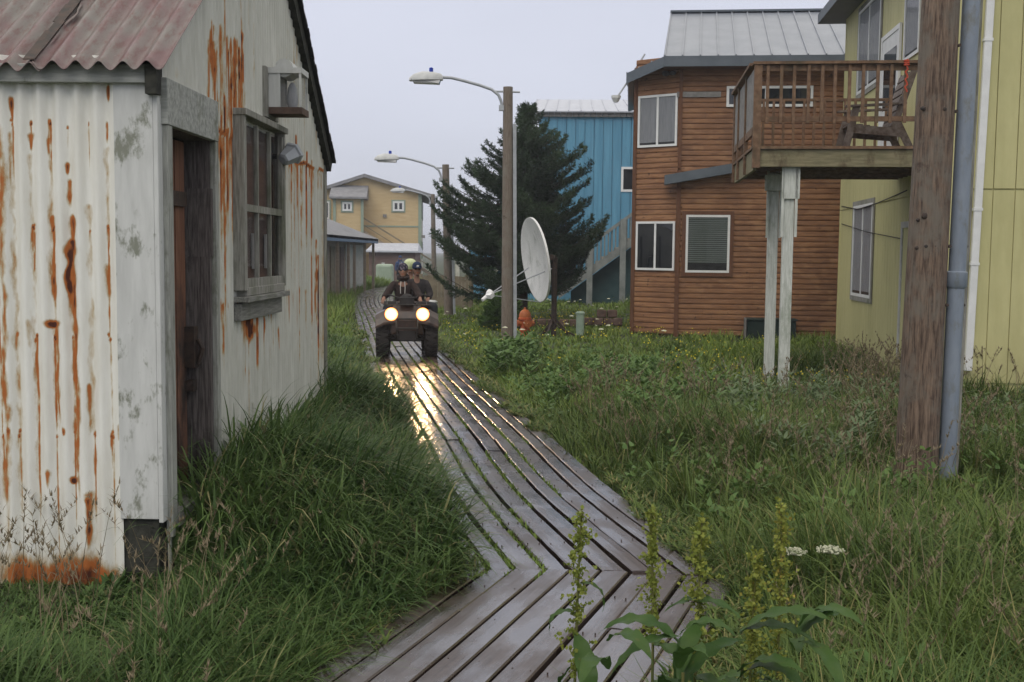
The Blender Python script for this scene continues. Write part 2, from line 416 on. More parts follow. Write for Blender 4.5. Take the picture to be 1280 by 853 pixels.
def wet_board():
    m, n, b = newmat('wet_board')
    at = nd(n, 'ShaderNodeAttribute'); at.attribute_name = 'tint'
    # board-local coordinates stored as attributes along / across
    al = nd(n, 'ShaderNodeAttribute'); al.attribute_name = 'along'
    ac = nd(n, 'ShaderNodeAttribute'); ac.attribute_name = 'across'
    cx = nd(n, 'ShaderNodeCombineXYZ')
    n.links.new(al.outputs['Fac'], cx.inputs[0]); n.links.new(ac.outputs['Fac'], cx.inputs[1])
    mp = nd(n, 'ShaderNodeMapping'); mp.inputs['Scale'].default_value = (1.6, 42, 1)
    n.links.new(cx.outputs[0], mp.inputs[0])
    g = nd(n, 'ShaderNodeTexNoise'); g.inputs['Scale'].default_value = 1.6; g.inputs['Detail'].default_value = 7; g.inputs['Roughness'].default_value = 0.65
    n.links.new(mp.outputs[0], g.inputs['Vector'])
    mp2 = nd(n, 'ShaderNodeMapping'); mp2.inputs['Scale'].default_value = (1.0, 3.0, 1)
    n.links.new(cx.outputs[0], mp2.inputs[0])
    p = nd(n, 'ShaderNodeTexNoise'); p.inputs['Scale'].default_value = 1.5; p.inputs['Detail'].default_value = 6; p.inputs['Roughness'].default_value = 0.62
    n.links.new(mp2.outputs[0], p.inputs['Vector'])
    c = mixrgb(n, rng_map(n, g.outputs[0], 0.35, 0.65), (0.034, 0.024, 0.021), (0.088, 0.064, 0.056))
    c = mixrgb(n, rng_map(n, at.outputs['Fac'], 0, 1, 0, 0.7), c, (0.045, 0.028, 0.022))
    c = mixrgb(n, rng_map(n, p.outputs[0], 0.48, 0.58, 0, 0.9), c, (0.030, 0.019, 0.016))
    f = noise(n, 38, (1, 1, 1), 6, 0.75); c = mixrgb(n, rng_map(n, f, 0.50, 0.68, 0, 0.6), c, (0.022, 0.015, 0.012))
    n.links.new(c, b.inputs['Base Color'])
    n.links.new(rng_map(n, p.outputs[0], 0.40, 0.62, 0.38, 0.16), b.inputs['Roughness'])
    big = nd(n, 'ShaderNodeTexNoise'); big.inputs['Scale'].default_value = 1.1; big.inputs['Detail'].default_value = 5; tcw = nd(n, 'ShaderNodeTexCoord'); n.links.new(tcw.outputs['Object'], big.inputs['Vector'])
    sm = nd(n, 'ShaderNodeMath', operation='MULTIPLY_ADD'); sm.inputs[1].default_value = 0.8; n.links.new(big.outputs[0], sm.inputs[0]); n.links.new(p.outputs[0], sm.inputs[2])
    n.links.new(rng_map(n, sm.outputs[0], 0.76, 0.98, 0.22, 1.0), b.inputs['Coat Weight'])
    b.inputs['Specular IOR Level'].default_value = 0.5
    b.inputs['Coat IOR'].default_value = 1.9
    n.links.new(rng_map(n, p.outputs[0], 0.40, 0.60, 0.22, 0.02), b.inputs['Coat Roughness'])
    h = nd(n, 'ShaderNodeMath', operation='MULTIPLY_ADD'); h.inputs[1].default_value = 0.5
    n.links.new(g.outputs[0], h.inputs[0]); n.links.new(p.outputs[0], h.inputs[2])
    h2 = nd(n, 'ShaderNodeMath', operation='MULTIPLY_ADD'); h2.inputs[1].default_value = 0.35
    n.links.new(f, h2.inputs[0]); n.links.new(h.outputs[0], h2.inputs[2])
    bump(n, b, h2.outputs[0], 0.30, 0.009)
    bp = [x for x in n.nodes if x.type == 'BUMP'][0]
    n.links.new(bp.outputs[0], b.inputs['Coat Normal'])
    return m
M['board'] = wet_board()

def foliage(name, c1, c2, dry, rough=0.5, trans=0.25):
    m, n, b = newmat(name)
    at = nd(n, 'ShaderNodeAttribute'); at.attribute_name = 'tint'
    c = mixrgb(n, rng_map(n, at.outputs['Fac'], 0.0, 0.7), c1, c2)
    c = mixrgb(n, rng_map(n, at.outputs['Fac'], 0.8, 1.0), c, dry)
    n.links.new(c, b.inputs['Base Color']); b.inputs['Roughness'].default_value = rough
    b.inputs['Specular IOR Level'].default_value = 0.2
    tr = nd(n, 'ShaderNodeBsdfTranslucent'); n.links.new(c, tr.inputs['Color'])
    ms = nd(n, 'ShaderNodeMixShader'); ms.inputs[0].default_value = trans
    n.links.new(b.outputs[0], ms.inputs[1]); n.links.new(tr.outputs[0], ms.inputs[2])
    n.links.new(ms.outputs[0], n.nodes['Material Output'].inputs['Surface'])
    return m
def leafy(name, c1, c2, dry, rough=.4, trans=.25):
    m = foliage(name, c1, c2, dry, rough, trans); n = m.node_tree; b = n.nodes['Principled BSDF']
    v = noise(n, 45, (1, 1, 1), 5, 0.7); v2 = noise(n, 18, (1, 1, 1), 4)
    src = b.inputs['Base Color'].links[0].from_socket
    c = mixrgb(n, rng_map(n, v2, .35, .7, 0, .55), src, (0.085, 0.14, 0.035)); c = mixrgb(n, rng_map(n, v, .62, .74, 0, .7), c, (0.16, 0.12, 0.04))
    n.links.new(c, b.inputs['Base Color']); bump(n, b, v, .5, .004)
    return m
M['grass_bank'] = foliage('grass_bank', (0.036, 0.080, 0.021), (0.118, 0.185, 0.055), (0.30, 0.26, 0.13))
M['grass_field'] = foliage('grass_field', (0.042, 0.086, 0.020), (0.138, 0.190, 0.046), (0.30, 0.24, 0.11))
M['grass_lawn'] = foliage('grass_lawn', (0.095, 0.160, 0.030), (0.19, 0.26, 0.055), (0.28, 0.26, 0.08))
M['seed'] = foliage('seed_heads', (0.17, 0.125, 0.085), (0.23, 0.19, 0.12), (0.28, 0.24, 0.15))
M['herb'] = foliage('herb_leaf', (0.05, 0.115, 0.025), (0.13, 0.21, 0.06), (0.20, 0.15, 0.06))
M['herb_grey'] = foliage('herb_grey', (0.09, 0.14, 0.065), (0.16, 0.21, 0.11), (0.2, 0.2, 0.15))
M['flower_y'] = pmat('flower_y', (0.55, 0.45, 0.03), (0.65, 0.55, 0.05), 5, rough=0.7, bs=0)
M['flower_w'] = pmat('flower_w', (0.38, 0.39, 0.27), (0.52, 0.52, 0.40), 25, rough=0.8, bs=0)
M['dock_leaf'] = leafy('dock_leaf', (0.030, 0.072, 0.018), (0.055, 0.11, 0.025), (0.22, 0.18, 0.05), 0.4)
M['dock_seed'] = foliage('dock_seed', (0.17, 0.22, 0.045), (0.27, 0.29, 0.06), (0.38, 0.28, 0.07), 0.6)
M['dock_stem'] = pmat('dock_stem', (0.10, 0.12, 0.035), (0.16, 0.15, 0.05), 8, rough=0.6, bs=0)
M['needle'] = foliage('spruce_needles', (0.014, 0.032, 0.018), (0.055, 0.092, 0.044), (0.10, 0.14, 0.06), 0.6, 0.1)
M['bark'] = pmat('bark', (0.05, 0.035, 0.028), (0.10, 0.075, 0.06), 14, GZ, 0.9, bs=0.6)

def pole_mat(name, a, b_, c_):
    m, n, b = newmat(name)
    v = noise(n, 6, (9, 9, 0.7), 7, 0.7)
    v2 = noise(n, 1.6, (2, 2, 1.3), 5, 0.7)
    v3 = noise(n, 5, (1, 1, 1.1), 5, 0.7)
    c = mixrgb(n, rng_map(n, v, 0.38, 0.62), a, b_)
    c = mixrgb(n, rng_map(n, v2, 0.48, 0.60, 0, 0.8), c, c_)
    c = mixrgb(n, rng_map(n, v3, 0.62, 0.72, 0, 0.8), c, (0.05, 0.03, 0.022))
    n.links.new(c, b.inputs['Base Color']); b.inputs['Roughness'].default_value = 0.85
    bump(n, b, v, 0.9, 0.02)
    return m
M['pole'] = pole_mat('pole_wood', (0.055, 0.034, 0.025), (0.235, 0.165, 0.12), (0.17, 0.15, 0.125))
M['pole_far'] = pole_mat('pole_far_wood', (0.13, 0.10, 0.078), (0.22, 0.18, 0.145), (0.20, 0.18, 0.15))

def ground_mat():
    m, n, b = newmat('ground')
    v = noise(n, 1.5, (1, 1, 1), 8, 0.7); v2 = noise(n, 0.25, (1, 1, 1), 4)
    c = mixrgb(n, rng_map(n, v, 0.4, 0.65), (0.022, 0.026, 0.012), (0.045, 0.06, 0.02))
    c = mixrgb(n, rng_map(n, v2, 0.4, 0.6, 0, 0.6), c, (0.05, 0.075, 0.022))
    n.links.new(c, b.inputs['Base Color']); b.inputs['Roughness'].default_value = 0.95
    bump(n, b, v, 0.8, 0.06)
    return m
M['ground'] = ground_mat()

def emis(name, col, s):
    m, n, b = newmat(name)
    b.inputs['Base Color'].default_value = (*col, 1)
    b.inputs['Emission Color'].default_value = (*col, 1); b.inputs['Emission Strength'].default_value = s
    return m
M['headlight'] = emis('headlight', (1.0, 0.66, 0.34), 60)
M['headlight_glare_outer'] = emis('headlight_glare_outer', (1.0, 0.36, 0.09), .9); M['headlight_glare_mid'] = emis('headlight_glare_mid', (1.0, 0.66, 0.28), 2.2)  # glow colours of the rings that imitate glare round the lenses

# ------------------------------------------------------------------ boardwalk path
CK = np.array((0.55, 6.74))
hd = np.array((-0.339, -0.941))
far_pts = [CK, (0.03, 9.1), (-0.42, 11.9), (-0.98, 15.2), (-1.58, 18.8), (-2.42, 24), (-3.95, 34), (-5.05, 41), (-5.9, 48), (-6.35, 56), (-5.9, 64), (-3.8, 76), (0.5, 88), (12, 110)]
def catmull(pts, n=8):
    pts = [np.array(p, float) for p in pts]; o = []
    for i in range(len(pts) - 1):
        p0 = pts[i - 1] if i else 2 * pts[0] - pts[1]; p1, p2 = pts[i], pts[i + 1]
        p3 = pts[i + 2] if i + 2 < len(pts) else 2 * p2 - p1
        for k in range(n):
            t = k / n
            o.append(0.5 * ((2 * p1) + (-p0 + p2) * t + (2 * p0 - 5 * p1 + 4 * p2 - p3) * t * t + (-p0 + 3 * p1 - 3 * p2 + p3) * t ** 3))
    o.append(pts[-1]); return np.array(o)
farc = catmull(far_pts, 7)
near = np.array([CK + hd * s for s in (13, 11, 9, 7, 5.5, 4.2, 3.0, 2.2, 1.5, 0.8)])
CL = np.vstack([near, farc])
KI = len(near)      # index of the kink
seg = np.diff(CL, axis=0); sl_ = np.linalg.norm(seg, axis=1); T = seg / sl_[:, None]
Nn = np.stack([T[:, 1], -T[:, 0]], 1)     # right normals
def miter(i):
    a = Nn[max(i - 1, 0)]; b = Nn[min(i, len(Nn) - 1)]
    m = a + b; m /= np.linalg.norm(m); return m / max(0.3, m @ a)
MIT = np.array([miter(i) for i in range(len(CL))])
S = np.concatenate([[0], np.cumsum(sl_)])
HW = 0.82
def path_dist(x, y):
    """signed distance to the centreline, right positive"""
    p = np.stack([np.ravel(x), np.ravel(y)], 1); best = np.full(len(p), 1e9); sg = np.zeros(len(p))
    for i in range(len(seg)):
        d = p - CL[i]; t = np.clip((d @ T[i]), 0, sl_[i]); q = d - t[:, None] * T[i]
        L = np.linalg.norm(q, axis=1); side = d @ Nn[i]
        m = L < best; best[m] = L[m]; sg[m] = np.sign(side[m])
    return (best * sg).reshape(np.shape(x))
def gz(x, y):
    d = path_dist(x, y); a = np.abs(d)
    z = -0.16 + 0.12 * sstep(1.0, 2.2, a) + 0.10 * (fbm(np.asarray(x) * 0.5 + 40, np.asarray(y) * 0.5 + 40, 3) - 0.5) * sstep(1.1, 2.5, a)
    z = z + 0.10 * sstep(1.0, 1.9, -d) * (np.asarray(y) < 20)
    return z
# ground sheet
def ground():
    xs = np.concatenate([[-900, -400, -150, -70, -40], np.arange(-24, 24.1, 0.4), [40, 70, 150, 400, 900]])
    ys = np.concatenate([[-300, -80, -30, -12], np.arange(-6, 60, 0.4), [64, 70, 80, 100, 150, 250, 500, 1200]])
    X, Y = np.meshgrid(xs, ys); Z = gz(X, Y)
    nx, ny = len(xs), len(ys); i = np.arange(nx * ny).reshape(ny, nx)
    Fc = np.stack([i[:-1, :-1], i[:-1, 1:], i[1:, 1:], i[1:, :-1]], -1).reshape(-1, 4)
    tag(mesh_np('ground', np.stack([X, Y, Z], -1), Fc, M['ground'], smooth=True), kind='structure')
ground()

def boardwalk():
    V = []; Fc = []; tint = []; al = []; ac = []
    nb = 10; pitch = 2 * HW / nb; n0 = 0
    ws = [random.uniform(.82, 1.18) for _ in range(nb)]; edg = [-HW + 2 * HW * sum(ws[:i]) / sum(ws) for i in range(nb + 1)]
    gaps = []
    def pos(s, off, z):
        i = min(np.searchsorted(S, s, side='right') - 1, len(seg) - 1)
        t = (s - S[i]) / sl_[i]
        p = (CL[i] + MIT[i] * off) * (1 - t) + (CL[i + 1] + MIT[i + 1] * off) * t
        return (p[0], p[1], z)
    for b in range(nb):
        o0 = edg[b] + 0.010; o1 = edg[b + 1] - 0.010
        s = 0.0; sk = S[KI]
        cuts = [0.0]
        while cuts[-1] < S[-1]:
            nx = cuts[-1] + random.choice((3.6, 4.2, 4.9))
            if cuts[-1] < sk <= nx + 0.8: nx = sk
            cuts.append(min(nx, S[-1]))
        for a, c in zip(cuts[:-1], cuts[1:]):
            hg = 0.006 if a < sk - .01 else 0.0135
            o0 = edg[b] + hg; o1 = edg[b + 1] - hg
            if c - a < 0.05: continue
            g0 = a + 0.004; g1 = c - 0.004
            ss = [g0] + [x for x in S if g0 + 0.02 < x < g1 - 0.02]
            ext = np.arange(g0, g1, 0.45); ss = sorted(set(ss) | {float(x) for x in ext[1:]}) + [g1]
            ti = random.random() ** 1.5; zo = random.uniform(-0.008, 0.008); tl = random.uniform(-0.008, 0.008)
            wob = [random.uniform(-0.003, 0.003) for _ in ss]
            rows = []
            jx = random.uniform(-0.004, 0.004)
            for k, q in enumerate(ss):
                z = zo + tl * (k / len(ss) - 0.5) + wob[k] * 0.4
                prof = [(o0, -0.05), (o0, -0.007), (o0 + 0.008, 0.0), ((o0 + o1) / 2, 0.0015), (o1 - 0.008, 0.0), (o1, -0.007), (o1, -0.05)]
                r = []
                for (of, dz) in prof:
                    V.append(pos(q, of + jx + wob[k], z + dz + (of - (o0 + o1) / 2) * tl * 4)); r.append(n0); n0 += 1
                    tint.append(ti); al.append(q + b * 7.31 + ti * 50); ac.append(of + ti * 3)
                rows.append(r)
            for r0, r1 in zip(rows[:-1], rows[1:]):
                for k in range(6): Fc.append((r0[k], r0[k + 1], r1[k + 1], r1[k]))
            for r in (rows[0], rows[-1]):
                Fc.append((r[1], r[2], r[4], r[5])); Fc.append((r[0], r[1], r[5], r[6]))
    o = mesh_np('boardwalk', V, Fc, M['board'], attrs=dict(tint=tint, along=al, across=ac)); tag(o, kind='structure')
    nm = MB()
    for b in range(nb):
        q = S[KI] - 3.6 + .1
        while q < S[KI] + 11:
            if abs(q - S[KI]) > .1:
                for of in (edg[b] + .04, edg[b + 1] - .04):
                    p_ = pos(q + random.uniform(-.02, .02), of + random.uniform(-.006, .006), .006); nm.lathe([(.0035, -.02), (.004, -.0005), (.003, .0005)], p_, 6)
            q += .6
    tag(nm.build('plank_nails', M['iron']), kind='structure')
    # sleepers under the planks
    mb = MB()
    for off in (-0.75, -0.25, 0.25, 0.75):
        for i in range(0, len(CL) - 1):
            a = CL[i] + MIT[i] * off; c = CL[i + 1] + MIT[i + 1] * off
            mb.bar((a[0], a[1], -0.11), (c[0], c[1], -0.11), 0.09, 0.1)
    tag(mb.build('boardwalk_sleepers', M['dark_edge']), kind='structure')
    # moss and grass sprouting in the gaps
    n = 5200
    sS = rng.random(n * 4) ** 1.6 * 34 + S[KI] - 2.5
    gi = rng.integers(0, nb + 1, n * 4)
    keep = (fbm(sS * 0.9, gi * 3.7, 5) + 0.10 * (np.abs(gi - 3.5) < 3) > 0.60) & (sS > S[KI] - 0.2)
    sS = sS[keep][:n * 2]; gi = gi[keep][:n * 2]
    pts = np.array([pos(s_, edg[g], -0.03) for s_, g in zip(sS, gi)])
    return pts
gap_pts = boardwalk()

# ------------------------------------------------------------------ grass builder
def blades(name, B, H, W, az, lean, droop, tint, mat, nseg=4, kind='stuff', tw=None, reach=1.0):
    B = np.asarray(B, float); n = len(B)
    t = np.linspace(0, 1, nseg + 1)[None, :]
    H = H[:, None]; lean = lean[:, None]; droop = droop[:, None]
    rad = H * (lean * t + droop * t ** 2 * 0.75) * reach
    up = H * (t * np.sqrt(np.clip(1 - lean ** 2, 0.1, 1)) - droop * 0.55 * t ** 2.6)
    ca, sa = np.cos(az)[:, None], np.sin(az)[:, None]
    cx = B[:, 0:1] + ca * rad; cy = B[:, 1:2] + sa * rad; cz = B[:, 2:3] + up
    fa = az[:, None] + (math.pi / 2 if tw is None else tw[:, None])
    wd = W[:, None] * 0.5 * (1 - t) ** 0.6 * (0.65 + 0.7 * np.sin(np.pi * np.clip(t + 0.15, 0, 1)))
    wd[:, -1] = 0.0006
    ox = np.cos(fa) * wd; oy = np.sin(fa) * wd
    V = np.empty((n, nseg + 1, 2, 3))
    V[:, :, 0, 0] = cx - ox; V[:, :, 1, 0] = cx + ox; V[:, :, 0, 1] = cy - oy; V[:, :, 1, 1] = cy + oy
    V[:, :, :, 2] = cz[:, :, None]
    base = (np.arange(n) * (nseg + 1) * 2)[:, None] + (np.arange(nseg) * 2)[None, :]
    Fc = np.stack([base, base + 1, base + 3, base + 2], -1)
    o = mesh_np(name, V, Fc, mat, attrs=dict(tint=np.repeat(tint, (nseg + 1) * 2)), smooth=True)
    if kind: tag(o, kind=kind)
    return o
def tufts(cx, cy, nb, spread):
    k = np.repeat(np.arange(len(cx)), nb); n = len(k)
    a = rng.random(n) * 2 * np.pi; r = spread * np.sqrt(rng.random(n))
    return k, cx[k] + np.cos(a) * r, cy[k] + np.sin(a) * r, a
def in_view(x, y, marg=1.3):
    return (np.abs(x) < (y * 0.47 + marg)) & (y > 1.4)

# exclusion zones (rectangles in world xy): left hut, houses
def excl(x, y):
    m = np.zeros(len(x), bool)
    m |= (x < -1.93) & (x > -6.5) & (y > 6.22) & (y < 11.1)
    m |= (x > 6.15 + 0.107 * (y - 16)) & (y > 16.0) & (y < 25)
    m |= (x > 3.7) & (y > 27.0 - (x - 3.9) * 0.14) & (y < 36)
    m |= (x > -2.2) & (y > 45)
    return m

def field():
    # left bank: long, dark, combed over towards the boardwalk
    n = 4300
    y = 2.3 + rng.random(n) ** 1.5 * 22; d = -(0.86 + rng.random(n) ** 1.0 * (1.6 + 0.0 * y))
    # convert to xy by marching along the path
    si = np.interp(y, CL[:, 1], S); i = np.clip(np.searchsorted(S, si) - 1, 0, len(seg) - 1)
    cx = np.interp(y, CL[:, 1], CL[:, 0]); x = cx + d * 1.03
    pd = path_dist(x, y)
    m = (pd < -0.86) & ~excl(x, y) & in_view(x, y)
    x, y, pd = x[m], y[m], pd[m]
    k, bx, by, a = tufts(x, y, 15, 0.09)
    n = len(bx); dd = np.hypot(bx, by)
    az = a + 0.0
    tgt = -0.25 + 0.8 * rng.standard_normal(n)
    mixv = rng.random(n) < 0.34
    az = np.where(mixv, tgt, az)
    big = fbm(bx * 0.7 + 9, by * 0.7, 21)
    H = (0.68 + 0.42 * rng.random(n)) * (0.6 + 0.75 * big) * (0.50 + 0.62 * sstep(5.0, 8.0, by)) * (1 - .62 * sstep(11.0, 15.0, by))
    near_edge = np.clip((1.2 + pd[k]) / 0.35, 0, 1)
    H *= 1.18 * (1 - 0.15 * near_edge); H *= 1 - 0.78 * (by < 6.3) * sstep(-1.45, -1.8, bx)
    W = 0.007 + 0.018 * rng.random(n) ** 1.4 + 0.0006 * dd
    t = np.clip(0.65 * rng.random(n) + 0.7 * fbm(bx * 1.5, by * 1.5, 31) - 0.25, 0, 0.75)
    t = np.where(rng.random(n) < 0.06, 0.95, t)
    blades('bank_grass', np.stack([bx, by, gz(bx, by) - 0.02], 1), H, W, az, 0.05 + 0.35 * rng.random(n), 0.55 + 0.75 * rng.random(n), t, M['grass_bank'], 7, reach=.5)
    # left of the hut front and before it (bottom left corner)
    n = 2300
    x = rng.uniform(-3.4, -0.9, n); y = rng.uniform(2.6, 6.2, n); pd = path_dist(x, y)
    m = (pd < -0.86) & in_view(x, y) & ~excl(x, y); x, y = x[m], y[m]
    k, bx, by, a = tufts(x, y, 13, 0.08); n = len(bx)
    H = (0.28 + 0.34 * rng.random(n)) * (0.55 + 0.7 * fbm(bx + 3, by, 8)) * np.where(by < 4.2, 0.75, 1.0) * (1 - 0.80 * sstep(4.3, 5.3, by) * sstep(-1.55, -1.9, bx))
    t = np.clip(0.6 * rng.random(n) + 0.3 * fbm(bx * 2, by * 2, 4) - 0.1, 0, 0.75); t = np.where(rng.random(n) < 0.05, 0.92, t)
    blades('bank_grass', np.stack([bx, by, gz(bx, by) - 0.02], 1), H, 0.008 + 0.007 * rng.random(n), a, 0.1 + 0.5 * rng.random(n), 0.2 + 0.7 * rng.random(n), t, M['grass_bank'], 5)
    # right meadow, three rings with falling density
    for (y0, y1, dens, nb_, h0, h1, w0) in ((2.2, 7.5, 120, 13, 0.26, 0.66, 0.0095), (7.5, 13, 75, 12, 0.22, 0.60, 0.011), (13, 22, 34, 10, 0.18, 0.45, 0.014)):
        x1 = y1 * 0.47 + 1.3; A = (x1 + 1) * (y1 - y0); n = int(A * dens)
        x = rng.uniform(-1.5, x1, n); y = rng.uniform(y0, y1, n); pd = path_dist(x, y)
        m = (pd > 0.85) & in_view(x, y, 1.0) & ~excl(x, y)
        lawn = (y > 15.5) & (x < 3.2 + 0.25 * (y - 15.5)) & (fbm(x, y, 77) < 0.55 + (22 - y) * 0.02) if y1 > 13 else np.zeros(len(x), bool)
        m &= ~lawn
        x, y, pd = x[m], y[m], pd[m]
        k, bx, by, a = tufts(x, y, nb_, 0.09); n = len(bx)
        big = fbm(bx * 0.8 + 5, by * 0.8 + 7, 12)
        H = (h0 + (h1 - h0) * rng.random(n)) * (0.35 + 1.15 * big) * (0.62 + 0.38 * sstep(0.85, 1.5, pd[k]))
        tall = sstep(0.6, 0.75, vnoise(bx * 0.9, by * 0.9, 99)); H *= 1 + 0.5 * tall; H *= 1 - .62 * ((np.abs(bx - 3.45) < .75) & (by > 7.9) & (by < 9.9))
        W = w0 * (0.7 + 0.8 * rng.random(n))
        t = np.clip(0.5 * rng.random(n) + 0.65 * fbm(bx * 1.1 + 50, by * 1.1, 14) - 0.2, 0, 0.75)
        t = np.where(rng.random(n) < 0.07, 0.93, t)
        blades('meadow_grass', np.stack([bx, by, gz(bx, by) - 0.02], 1), H, W, a, 0.1 + 0.45 * rng.random(n), 0.15 + 0.75 * rng.random(n), t, M['grass_field'], 4)
    n = 420; x = rng.uniform(0.6, 5.2, n); y = 3.2 + rng.random(n) * 8.5; m = (path_dist(x, y) > 1.15) & in_view(x, y, .8) & (fbm(x * .9 + 3, y * .9, 55) > .5)
    x, y = x[m], y[m]; k, bx, by, a = tufts(x, y, 14, .07); n = len(bx)
    blades('lush_grass', np.stack([bx, by, gz(bx, by) - .02], 1), (.45 + .4 * rng.random(n)) * np.clip(by / 6, .7, 1) * (1 - .55 * ((np.abs(bx - 3.4) < .8) & (by > 7.5))), .012 + .008 * rng.random(n), a, .1 + .35 * rng.random(n), .3 + .7 * rng.random(n), np.clip(.35 + .4 * rng.random(n), 0, .75), M['grass_field'], 6)
    # lawn and rough grass farther off, both sides
    n = 21000
    y = 14 + rng.random(n) ** 1.25 * 50; x = rng.uniform(-1, 1, n) * (y * 0.47 + 1.3); pd = path_dist(x, y)
    m = (np.abs(pd) > 0.90) & ~excl(x, y)
    m &= ~((y < 22) & (x > 3.4 + 0.25 * (y - 15.5)))
    x, y, pd = x[m], y[m], pd[m]
    k, bx, by, a = tufts(x, y, 9, 0.16); n = len(bx)
    big = fbm(bx * 0.5 + 5, by * 0.5 + 7, 41)
    lawnm = sstep(18, 24, by) * (np.abs(bx + 0.5) < 4.5) * (bx < 4)
    H = (0.16 + 0.22 * rng.random(n)) * (0.4 + 1.1 * big) * np.where(pd[k] < 0, 1.5, 1.0) * (1 - 0.45 * lawnm) * np.where(by > 36, 1.5, 1)
    t = np.clip(0.5 * rng.random(n) + 0.5 * fbm(bx * 0.8 + 50, by * 0.8, 14) - 0.05, 0, 0.75); t = np.where(rng.random(n) < 0.05, 0.93, t)
    blades('lawn_grass', np.stack([bx, by, gz(bx, by) - 0.02], 1), H, 0.010 + 0.0006 * by, a, 0.1 + 0.5 * rng.random(n), 0.1 + 0.6 * rng.random(n), t, M['grass_lawn'], 3)
    n = 15000; y = 3.5 + rng.random(n) ** 1.3 * 26; cx = np.interp(y, CL[KI - 3:, 1], CL[KI - 3:, 0]); x = cx + rng.choice([-1, 1], n, p=[.35, .65]) * rng.uniform(.60, 1.05, n)
    pd = np.abs(path_dist(x, y)); m = (pd > .62) & (pd < .95) & (fbm(x * 1.6, y * 1.0, 91) + (pd - .84) * 1.1 > .46); x, y = x[m], y[m]
    k, bx, by, a = tufts(x, y, 4, .035); n = len(bx); 
    blades('edge_creepers', np.stack([bx, by, np.full(n, -.004)], 1), .03 + .09 * rng.random(n) ** 2, .006 + .004 * rng.random(n) + .0005 * by, a, .3 + .6 * rng.random(n), .3 + .5 * rng.random(n), np.where(rng.random(n) < .2, .93, .7 * rng.random(n)), M['grass_field'], 3)
    n = 700; x = rng.uniform(-10, -6.7, n); y = rng.uniform(58.5, 63.5, n); m = np.abs(path_dist(x, y)) > .95; x, y = x[m], y[m]
    k, bx, by, a = tufts(x, y, 9, .16); n = len(bx)
    blades('far_tall_grass', np.stack([bx, by, gz(bx, by)], 1), .45 + .4 * rng.random(n), np.full(n, .05), a, .1 + .4 * rng.random(n), .2 + .5 * rng.random(n), .7 * rng.random(n), M['grass_lawn'], 3)
    # sprouts in the plank gaps
    n = len(gap_pts); q = gap_pts + rng.normal(0, 0.006, (n, 3)) * (1, 1, 0)
    blades('gap_moss', q, 0.035 + 0.03 * rng.random(n), 0.010 + 0.010 * rng.random(n), rng.random(n) * 6.28, 0.2 + 0.6 * rng.random(n), 0.3 * rng.random(n), rng.random(n) * 0.7, M['grass_lawn'], 2)
field()

def seed_grass(name, x, y, H, tint_base=0.3, mat='seed', heads=22, lean=0.35):
    """thin stems with feathery brownish panicles"""
    n = len(x); az = rng.random(n) * 6.28; le = 0.05 + lean * rng.random(n); dr = 0.1 + 0.35 * rng.random(n)
    z = gz(x, y)
    B = np.stack([x, y, z], 1)
    # heads: little blades around the top quarter of each stem
    k = np.repeat(np.arange(n), heads); t = 0.70 + 0.30 * rng.random(len(k))
    Hk = H[k]; rad = Hk * (le[k] * t + dr[k] * t ** 2 * 0.75)
    up = Hk * (t * np.sqrt(1 - le[k] ** 2) - dr[k] * 0.55 * t ** 2.6)
    hb = np.stack([x[k] + np.cos(az[k]) * rad, y[k] + np.sin(az[k]) * rad, z[k] + up], 1)
    m = len(k); dist = np.hypot(hb[:, 0], hb[:, 1])
    allB = np.vstack([B, hb]); allH = np.concatenate([H, 0.018 + 0.03 * rng.random(m)])
    allW = np.concatenate([0.0022 + 0.0004 * np.hypot(x, y), 0.0028 + 0.0006 * dist])
    allaz = np.concatenate([az, rng.random(m) * 6.28]); alll = np.concatenate([le, 0.2 + 0.7 * rng.random(m)])
    alld = np.concatenate([dr, 0.3 * rng.random(m)]); ti = np.concatenate([np.full(n, 0.5), np.clip(tint_base + 0.6 * rng.random(m), 0, 1)])
    return blades(name, allB, allH, allW, allaz, alll, alld, ti, M[mat], 3)
def seeds():
    n = 1500; x = rng.uniform(0.8, 5.6, n); y = rng.uniform(3.0, 15, n)
    m = (path_dist(x, y) > 1.25) & in_view(x, y, 0.8) & ~excl(x, y) & (fbm(x * 0.8, y * 0.8, 61) > 0.47)
    seed_grass('seed_grass', x[m], y[m], 0.45 + 0.4 * rng.random(m.sum()))
    n = 130; x = rng.uniform(-3.1, -1.5, n); y = rng.uniform(4.2, 6.1, n)
    m = (path_dist(x, y) < -1.1)
    seed_grass('seed_grass', x[m], y[m], 0.45 + 0.35 * rng.random(m.sum()))
    n = 200; x = rng.uniform(-1.9, 0.0, n); y = rng.uniform(4.5, 14, n); m = (path_dist(x, y) < -1.0) & ~excl(x, y)
    seed_grass('seed_grass', x[m], y[m], 0.5 + 0.3 * rng.random(m.sum()))
    n = 420; x = rng.uniform(4.6, 8, n); y = rng.uniform(14.5, 18, n); m = ~excl(x, y) & (fbm(x, y, 6) > 0.45)
    seed_grass('seed_grass', x[m], y[m], 0.5 + 0.45 * rng.random(m.sum()))
seeds()

